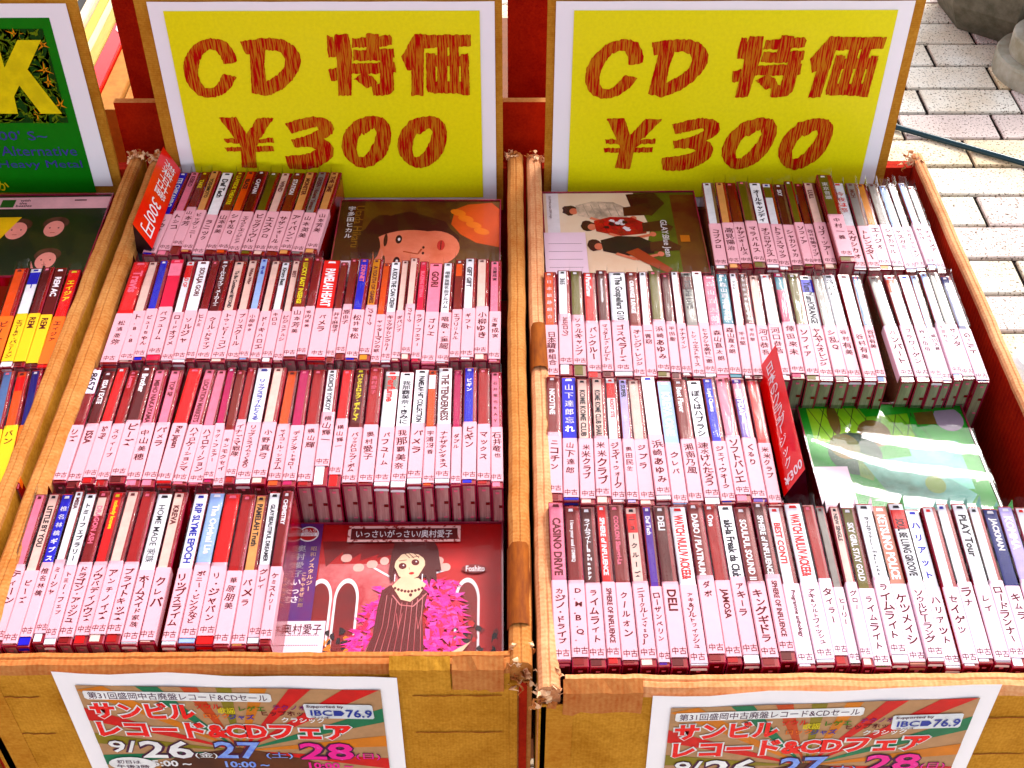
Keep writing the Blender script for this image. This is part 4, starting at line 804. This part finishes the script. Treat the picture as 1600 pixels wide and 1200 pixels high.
sign('yellow price sign behind the left box, duller of the two', lx0, lx1 - .001, None, V(255, 15, YB).x, V(749.5, 15, YB).x, 0, lambda x, z: (x, z), 1)
rx0, rx1 = V(869, 5, YB).x, V(1430, 5, YB).x
ryx0, ryx1 = V(897, 15, YB).x, V(1400, 28, YB).x
lyx0, lyx1 = V(255, 15, YB).x, V(749.5, 15, YB).x
cR = V(907, 140, YB).x; cL = V(287, 140, YB).x; eR = V(1355, 160, YB).x; eL = V(735, 160, YB).x
sign('brighter yellow price sign above the right-hand box', rx0, rx1, None, ryx0 , ryx1, 0, lambda x, z: (cR + (x - cL) * (eR - cR) / (eL - cL) + (z - BASE - .1) * .06, z - .0015 - (x - cL) * .006), 2)

# ------------------------------------------------------------------ green poster at the left edge
root = empty('genre_poster', (-.45, YB, BASE)); tag(root, 'green poster with big yellow K and purple words at left edge', 'poster')
GRN = mat('print_green', (8, 122, 12), rough=.5, var=.06, scale=100); PUR = mat('print_violet', (72, 58, 150), rough=.5)
LEAF = mat('print_leaf', (84, 136, 20), rough=.5); LEAFD = mat('print_leaf_dark', (10, 62, 12), rough=.5); KYEL = mat('print_k_yellow', (255, 226, 10), rough=.5, k=.9); STAR = mat('print_star', (245, 160, 25), rough=.5)
px0, px1 = -.665, V(103, 6, YB).x
mb = MB(); mb.poly([(px0, YB - .0005, BASE - .02), (px1, YB - .0005, BASE - .02), (px1, YB - .0005, V(60, 5, YB).z), (px0, YB - .0005, V(60, 5, YB).z)], PAPER); at0(mb.obj('paper_sheet', root))
gx1 = V(77, 27, YB).x; gt = V(77, 27, YB).z; gb = V(151, 300, YB).z
mb = MB(); mb.poly([(-.65, YB - .0008, gb), (gx1, YB - .0008, gb), (gx1, YB - .0008, gt), (-.65, YB - .0008, gt)], GRN); at0(mb.obj('green_print', root))
lx_, ltp, lbt = V(67, 44, YB).x, V(67, 44, YB).z, V(107, 191, YB).z
mb = MB(); mb.poly([(-.63, YB - .0011, lbt), (lx_, YB - .0011, lbt), (lx_, YB - .0011, ltp), (-.63, YB - .0011, ltp)], LEAFD)
R = random.Random(9)
for k in range(240):
    x = R.uniform(-.475, lx_ - .003); z = R.uniform(lbt + .004, ltp - .004); a = R.uniform(0, 6.28); L = R.uniform(.010, .020); pts = []
    for t in range(5):
        pts.append((x + math.cos(a + t * .35) * L * t / 4, z + math.sin(a + t * .35) * L * t / 4))
    wv = [0, .0016, .0019, .0011, 0]
    lo = [(p[0] - math.sin(a) * q, p[1] + math.cos(a) * q) for p, q in zip(pts, wv)]; hi = [(p[0] + math.sin(a) * q, p[1] - math.cos(a) * q) for p, q in zip(pts, wv)][::-1]
    cl = [(min(max(q[0], -.63), lx_), YB - .0012 - k * .000002, min(max(q[1], lbt), ltp)) for q in lo + hi[1:-1]]
    mb.poly(cl, LEAF)
for (qx, qy) in ((23, 52), (68, 69), (70, 108), (76, 127), (95, 163), (60, 178)):
    q = V(qx, qy, YB)
    for a in range(5):
        an = a * 1.2566 + R.uniform(0, 1); L = R.uniform(.004, .009)
        mb.poly([(q.x + math.cos(an + .9) * .0012, YB - .0016, q.z + math.sin(an + .9) * .0012), (q.x + math.cos(an - .9) * .0012, YB - .0016, q.z + math.sin(an - .9) * .0012), (q.x + math.cos(an) * L, YB - .0016, q.z + math.sin(an) * L)], STAR)
at0(mb.obj('leaf_print', root))
Kp = [(28, 61), (65, 61), (44, 107), (98, 176), (65, 176), (31, 132), (23, 149), (29, 176), (-20, 176), (-32, 61), (-4, 61), (8, 104)]
vs, fs = flat_shape([[(V(x, y, YB).x, V(x, y, YB).z) for x, y in Kp]], YB - .0019, KYEL, 'k'); mb = MB(); mb.v = vs; mb.f = fs; mb.m = [0] * len(fs); mb.mats = [KYEL]
for t_, q, wd_, hh in (('ROC', (-140, 176), .06, .062),):
    p = V(*q, YB); put(mb, t_, (p.x - .05, YB - .0019, p.z), (1, 0, 0), (0, 0, 1), .085, hh, KYEL, bold=.03, fill=True)
at0(mb.obj('letter_k', root))
mb = MB()
for t_, rx_, ry_, n_, hh in (("90' 00' S~", 76, 218, .072, .010), ('Alternative', 122, 242, .071, .0105), ('Heavy Metal', 131, 264, .079, .0105)):
    p = V(rx_, ry_, YB); put(mb, t_, (p.x - n_, YB - .0013, p.z), (1, 0, 0), (0, 0, 1), n_, hh, PUR, bold=0, fill=True)
p = V(17, 297, YB); put(mb, 'ほか', (p.x - .024, YB - .0013, p.z), (1, 0, 0), (0, 0, 1), .024, .011, KYEL, bold=.02, fill=True)
at0(mb.obj('lettering', root))

# ------------------------------------------------------------------ fair posters on the box fronts
RAYC = [mat('ray_beige', (186, 148, 116), rough=.5, var=.08, scale=120), mat('ray_green', (18, 118, 84), rough=.5), mat('ray_orange', (214, 136, 40), rough=.5), mat('ray_red', (208, 30, 18), rough=.5), mat('ray_olive', (142, 128, 30), rough=.5), mat('ray_brown', (196, 88, 24), rough=.5)]
SCRIB = mat('poster_red', (222, 14, 22), rough=.5, rgb2=(250, 170, 165), scale=1.0, stretch=(260, 1, 900), thr=(.30, .36), k=.9)
DKV = mat('poster_outline', (70, 8, 58), rough=.5); PBL = mat('poster_blue', (110, 135, 225), rough=.5, rgb2=(160, 185, 250), scale=200); PPK = mat('poster_pink', (238, 20, 150), rough=.5, rgb2=(250, 120, 200), scale=200, thr=(.3, .4)); STK = mat('sticker_white', (240, 244, 252), rough=.4); DBL = mat('sticker_blue', (10, 50, 150), rough=.4)
PWH = mat('poster_white', (255, 250, 252), rough=.5, k=.92)
def fair_poster(tl, tr, yf, label, skew):
    O = V(*tl, yf); B = V(*tr, yf); wd = (B - O).length; ex = (B - O).normalized(); ez = Vector((-ex.z, 0, ex.x)); ez = (ez + ex * skew).normalized()
    root = empty('fair_poster', (O.x + wd / 2, yf, O.z - .14)); tag(root, label, 'poster', 'sale fair posters taped on the box fronts')
    sc = wd / .216; N = Vector((0, -1, 0))
    def Q(u, v, d=0): return O + ex * (u * sc * .001) - ez * (v * sc * .001) + N * (.001 + d)
    mb = MB(); rows = []
    for i in range(13):
        rows.append([Q(216 * i / 12, 300 * j / 6 + (1.2 * math.sin(i * 1.1) if j == 0 else 0), .0010 * math.sin(i * .8) ** 2) for j in range(7)])
    mb.grid(rows, PAPER); at0(mb.obj('paper_sheet', root, True))
    mb = MB(); x0, x1, y0, y1 = 12, 205, 13, 288
    mb.poly([Q(x0, y0, .0012), Q(x1, y0, .0012), Q(x1, y1, .0012), Q(x0, y1, .0012)][::-1], RAYC[0])
    cx, cy = 106, 88
    def hit(a):
        dx, dy = math.cos(a), math.sin(a); t = 1e9
        if dx > 1e-6: t = min(t, (x1 - cx) / dx)
        if dx < -1e-6: t = min(t, (x0 - cx) / dx)
        if dy > 1e-6: t = min(t, (y1 - cy) / dy)
        if dy < -1e-6: t = min(t, (y0 - cy) / dy)
        return cx + dx * t, cy + dy * t
    order = [3, 1, 2, 3, 4, 1, 2, 3, 4, 1, 5, 3, 2, 1, 4, 3, 2, 1, 5, 4, 2, 3]
    for k in range(22):
        a0 = math.radians(k * 360 / 22 + 4); a1 = a0 + math.radians(7.6)
        p, q = hit(a0), hit(a1); mb.poly([Q(cx, cy, .0014), Q(*p, .0014), Q(*q, .0014)][::-1], RAYC[order[(k + 3) % 22]])
    mb.poly([Q(*p, .0015) for p in ((x0 + 14, y1), (x0 + 30, 118), (62, 96), (106, 84), (150, 98), (x1 - 30, 116), (x1 - 8, y1))], mat('poster_dark', (96, 52, 18), rough=.5, rgb2=(60, 28, 16), scale=14))
    at0(mb.obj('sunburst_print', root))
    T = MB()
    def tx(s, u0, v0, u1, v1, m, bold=.02, out=None, ow=.05, d=.0018, fill=True):
        if out: put(T, s, Q(u0, v1, d), ex, ez, (u1 - u0) * sc * .001, (v1 - v0) * sc * .001, out, bold=bold + ow, fill=fill); 
        if out:
            e = (v1 - v0) * ow * .9; put(T, s, Q(u0 + e, v1 - e * .9, d + .0002), ex, ez, (u1 - u0 - 2 * e) * sc * .001, (v1 - v0 - 1.8 * e) * sc * .001, m, bold=bold, fill=fill)
        else: put(T, s, Q(u0, v1, d), ex, ez, (u1 - u0) * sc * .001, (v1 - v0) * sc * .001, m, bold=bold, fill=fill)
    T.poly([Q(u, v, .0017) for u, v in ((16, 18.4), (133, 18.4), (134.5, 20), (134.5, 26.6), (133, 28), (17, 28), (15.4, 26.4), (15.4, 20))], PWH); tx('第31回盛岡中古廃盤レコード&CDセール', 18, 19.4, 132, 27.2, DKV, .006)
    tx('サンビル', 15, 29.5, 84, 51, SCRIB, .045, PWH, .055)
    tx('レコード&CDフェア', 15, 52, 184, 73, SCRIB, .045, PWH, .055)
    for s_, u, v, m, hh in (('ソウル', 84, 31, mat('tiny_red', (225, 40, 30)), 6), ('歌謡', 98, 35, M_TXT_YEL, 7), ('レゲエ', 112, 33, mat('tiny_green', (70, 130, 30)), 6), ('ロック', 88, 42, mat('tiny_orange', (240, 130, 20)), 6), ('ジャズ', 104, 43, M_TXT_BLUE, 6), ('テクノポップ', 134, 31, mat('tiny_violet', (130, 20, 110)), 6), ('ヒップホップ', 126, 38, M_TXT_DK, 6), ('クラシック', 138, 45.5, PWH, 6)):
        tx(s_, u, v, u + len(s_) * 5.6, v + hh, m, .02)
    tx('9/', 18, 76, 38, 92, PWH, .012, DKV, .05); tx('26', 38, 75, 75, 99, PWH, .02, DKV, .05); tx('(金)', 74, 89, 90, 98, PWH, .02, DKV, .06)
    tx('27', 88, 75, 121, 98, PBL, .02, DKV, .05); tx('(土)', 122, 88, 141, 97, PBL, .02, DKV, .06)
    tx('28', 137 + 8, 75, 183, 98, PPK, .02, DKV, .05); tx('(日)', 183, 88, 200, 97, PPK, .02, DKV, .06)
    tx('15:00 ~', 40, 101, 70, 109, PWH, .03); tx('10:00 ~', 93, 101, 123, 109, PBL, .03); tx('10:00 ~', 150, 101, 180, 109, PPK, .03)
    at0(T.obj('lettering', root))
    # speech bubble and sponsor sticker
    T = MB(); pts = [Q(30 + 16 * math.cos(a * .3142), 106 + 9 * math.sin(a * .3142), .0022) for a in range(20)]; T.poly(pts[::-1], PWH)
    put(T, '初日は', Q(20, 105, .0025), ex, ez, .016 * sc, .0045 * sc, DKV, bold=.02, fill=True); put(T, '午後3時', Q(19, 111, .0025), ex, ez, .022 * sc, .0045 * sc, DKV, bold=.02, fill=True)
    at0(T.obj('speech_bubble', root))
    T = MB(); T.poly([Q(u, v, .0020) for u, v in ((155, 29), (197, 29), (198.5, 30), (199, 44), (198, 45.5), (156.5, 45.5), (155, 44), (154, 30))], STK)
    for t_, u, v, w2, h2, m_ in (('Supported by', 156, 33.5, 24, 3.6, DKV), ('IBC', 158, 42, 14, 6.5, DBL), ('ラジオ', 158, 45, 12, 2, DKV), ('76.9', 181, 43.5, 17, 9, DBL)): put(T, t_, Q(u, v, .0024), ex, ez, w2 * .001 * sc, h2 * .001 * sc, m_, bold=.02, fill=True)
    T.poly([Q(u, v, .0023) for u, v in ((173, 42), (173, 36), (178, 36), (180, 39), (178, 42))][::-1], DBL); at0(T.obj('sponsor_sticker', root))
fair_poster((80, 1047), (620, 1056), YFL - .001, 'sunburst sale fair poster taped to the front of the left price-sign box', -.03)
fair_poster((1020, 1085), (1566, 1066), YFR - .001, 'sunburst sale fair poster taped to the front of the right-hand box', .035)

# ------------------------------------------------------------------ records behind, top left
cols = [((232, 205, 130), 'cream'), ((240, 232, 190), 'pale cream'), ((200, 182, 120), 'mustard'), ((225, 205, 150), 'sand coloured'), ((60, 62, 60), 'dark grey'), ((235, 225, 200), 'off white')]
xx = V(118, 150, 1.2).x - .03
recs = [(118, .006), (126, .008), (136, .009), (147, .007), (156, .010), (168, .010)]
def rec(xa, wd_, y0, y1, z1, m, name, label, text=None):
    r_ = empty(name, (xa, y0, BASE - .14)); tag(r_, label, 'record' if name == 'record_sleeve' else 'sign', 'record sleeves standing behind the green poster' if name == 'record_sleeve' else None)
    mb = MB(); mb.box((xa, y0, BASE - .2), (xa + wd_, y1, z1), m)
    mb.poly([(xa + .0002, y0, z1 + .0005), (xa + wd_ - .0002, y0, z1 + .0005), (xa + wd_ * .8, y1 + .001, z1 + .001), (xa + wd_ * .2, y1 + .001, z1 + .001)], m)
    if text: put(mb, text, (xa + wd_ * .15, y1 - .03, z1 + .0015), (0, -1, 0), (1, 0, 0), .2, wd_ * .7, M_TXT_WH, bold=.02, fill=True)
    at0(mb.obj('sleeve_edge' if name == 'record_sleeve' else 'sign_board', r_))
x_ = U(158, 130).x - .1155
for i in range(9):
    c_, nm = cols[i % 6]; m_ = mat('sleeve_' + nm.replace(' ', '_'), c_, rough=.6, var=.1, stretch=(30, 2, 1), scale=20)
    wd_ = (.013, .010, .014, .009, .012, .011, .013, .010, .012)[i]
    rec(x_, wd_ * .93, 1.115 + .012 * (i % 3), 1.5, BASE + .0 + .003 * (i % 3), m_, 'record_sleeve', '%s record sleeve edge, %s from left behind the green poster' % (nm, ORD[i])); x_ += wd_
rec(x_, .017, 1.115, 1.5, BASE + .006, redc, 'price_strip', 'narrow red price strip with white figures beside the record sleeves', '¥800より')
x_ += .018
rec(x_, .022, 1.115, 1.5, BASE + .002, mat('sleeve_tan', (190, 140, 90), rough=.7, var=.15), 'record_sleeve', 'wide tan record sleeve edge right of the red price strip')
rb_ = empty('cardboard_box', (-.5, 1.3, TZ)); tag(rb_, 'pale open box of record sleeves standing behind the green poster', 'box')
mb = MB(); mb.box((-.66, 1.115, Z0), (-.375, 1.52, BASE - .205), CB); mb.box((x_ + .024, 1.118, BASE - .2), (x_ + .036, 1.52, BASE - .002), CBR); at0(mb.obj('box_body', rb_))
mb = MB(); mb.box((-.66, 1.525, BASE - .03), (-.36, 1.532, BASE + .02), mat('index_card', (250, 240, 235))); mb.box((-.47, 1.51, BASE - .01), (-.435, 1.516, BASE + .035), mat('index_dark', (60, 70, 70))); at0(mb.obj('index_card', rb_))

# ------------------------------------------------------------------ stone bases, pole and white foot on the pavement
stone = mat('rough_granite', (112, 106, 94), rough=.85, rgb2=(84, 80, 68), scale=35, bump=.1, bscale=150); stone2 = mat('carved_stone', (188, 184, 172), rough=.85, rgb2=(148, 142, 124), scale=16, bump=.08, bscale=200)
def prism(root, name, c, rs, n_, m, rot=0, smooth=False):
    mb = MB(); rings = []
    for r_, z_ in rs: rings.append([(c.x + r_ * math.cos(rot + i * 2 * math.pi / n_), c.y + r_ * math.sin(rot + i * 2 * math.pi / n_), z_) for i in range(n_)])
    for A, B in zip(rings, rings[1:]):
        for i in range(n_): mb.poly([A[i], A[(i + 1) % n_], B[(i + 1) % n_], B[i]], m)
    mb.poly(rings[-1], m); return at0(mb.obj(name, root, smooth))
GZ = .029
g1 = U(1515, 70, -BASE + GZ); c1 = Vector((g1.x + .14, g1.y + .16, 0))
r1 = empty('stone_planter', (c1.x, c1.y, GZ)); tag(r1, 'grey granite octagonal block standing on the pavers at top right', 'stone block')
prism(r1, 'block', c1, [(.168, GZ), (.205, .10), (.225, .30), (.228, .42), (.20, .43)], 8, stone, rot=math.pi / 8 + .1)
prism(r1, 'soil', c1, [(.19, .431), (.18, .436)], 8, mat('soil', (60, 45, 30), rough=.95))
g2 = U(1632, 150, -BASE + GZ); c2 = Vector((g2.x + .045, g2.y + .10, 0))
r2 = empty('round_stone_base', (c2.x, c2.y, GZ)); tag(r2, 'round stepped pale stone base on the pavers at right edge', 'stone base')
prism(r2, 'lower_step', c2, [(.130, GZ), (.130, .070), (.127, .0755), (.103, .076)], 48, stone2)
prism(r2, 'upper_step', c2, [(.104, .0765), (.104, .118), (.101, .122), (.088, .1222)], 48, stone2)
prism(r2, 'centre_disc', c2, [(.080, .1224), (.080, .136), (.077, .139), (.03, .1392)], 40, stone2)
pA, pB = U(1380, 187, -BASE + .045), U(1660, 266, -BASE + .045); d = (pB - pA).normalized()
r3 = empty('dark_pole', tuple(pA)); tag(r3, 'thin dark green pole lying across the pale pavers', 'pole')
mb = MB(); sv = Vector((-d.y, d.x, 0)); R_ = .0062; G = []
for t in range(2):
    c_ = (pA, pB)[t]; G.append([c_ + sv * (R_ * math.cos(a * math.pi / 6)) + Vector((0, 0, R_ * math.sin(a * math.pi / 6) - .008)) for a in range(13)])
mb.grid(G, mat('pole_green', (12, 52, 62), rough=.3, coat=.4)); mb.obj('shaft', r3, True); 
for o in (r3.children[0],): at0(o)
for t in (.0, 1.0):
    q = pA.lerp(pB, t); mb = MB(); mb.box((q.x - .01, q.y - .012, .028), (q.x + .01, q.y + .012, .05), stone); at0(mb.obj('end_cap', r3))
wp = mat('white_plastic', (250, 248, 255), rough=.35, var=.02, coat=.3, k=.9)
c4 = U(1607, 606, -BASE + .06); r4 = empty('white_foot', (c4.x, c4.y, GZ)); tag(r4, 'white plastic weight on a narrower foot beside the right-hand box', 'weight')
prism(r4, 'foot', Vector((c4.x, c4.y, 0)), [(.028, GZ), (.030, .072)], 28, wp, smooth=False)
prism(r4, 'drum', Vector((c4.x, c4.y, 0)), [(.040, .0725), (.040, .12), (.036, .128), (.0, .129)], 32, wp)
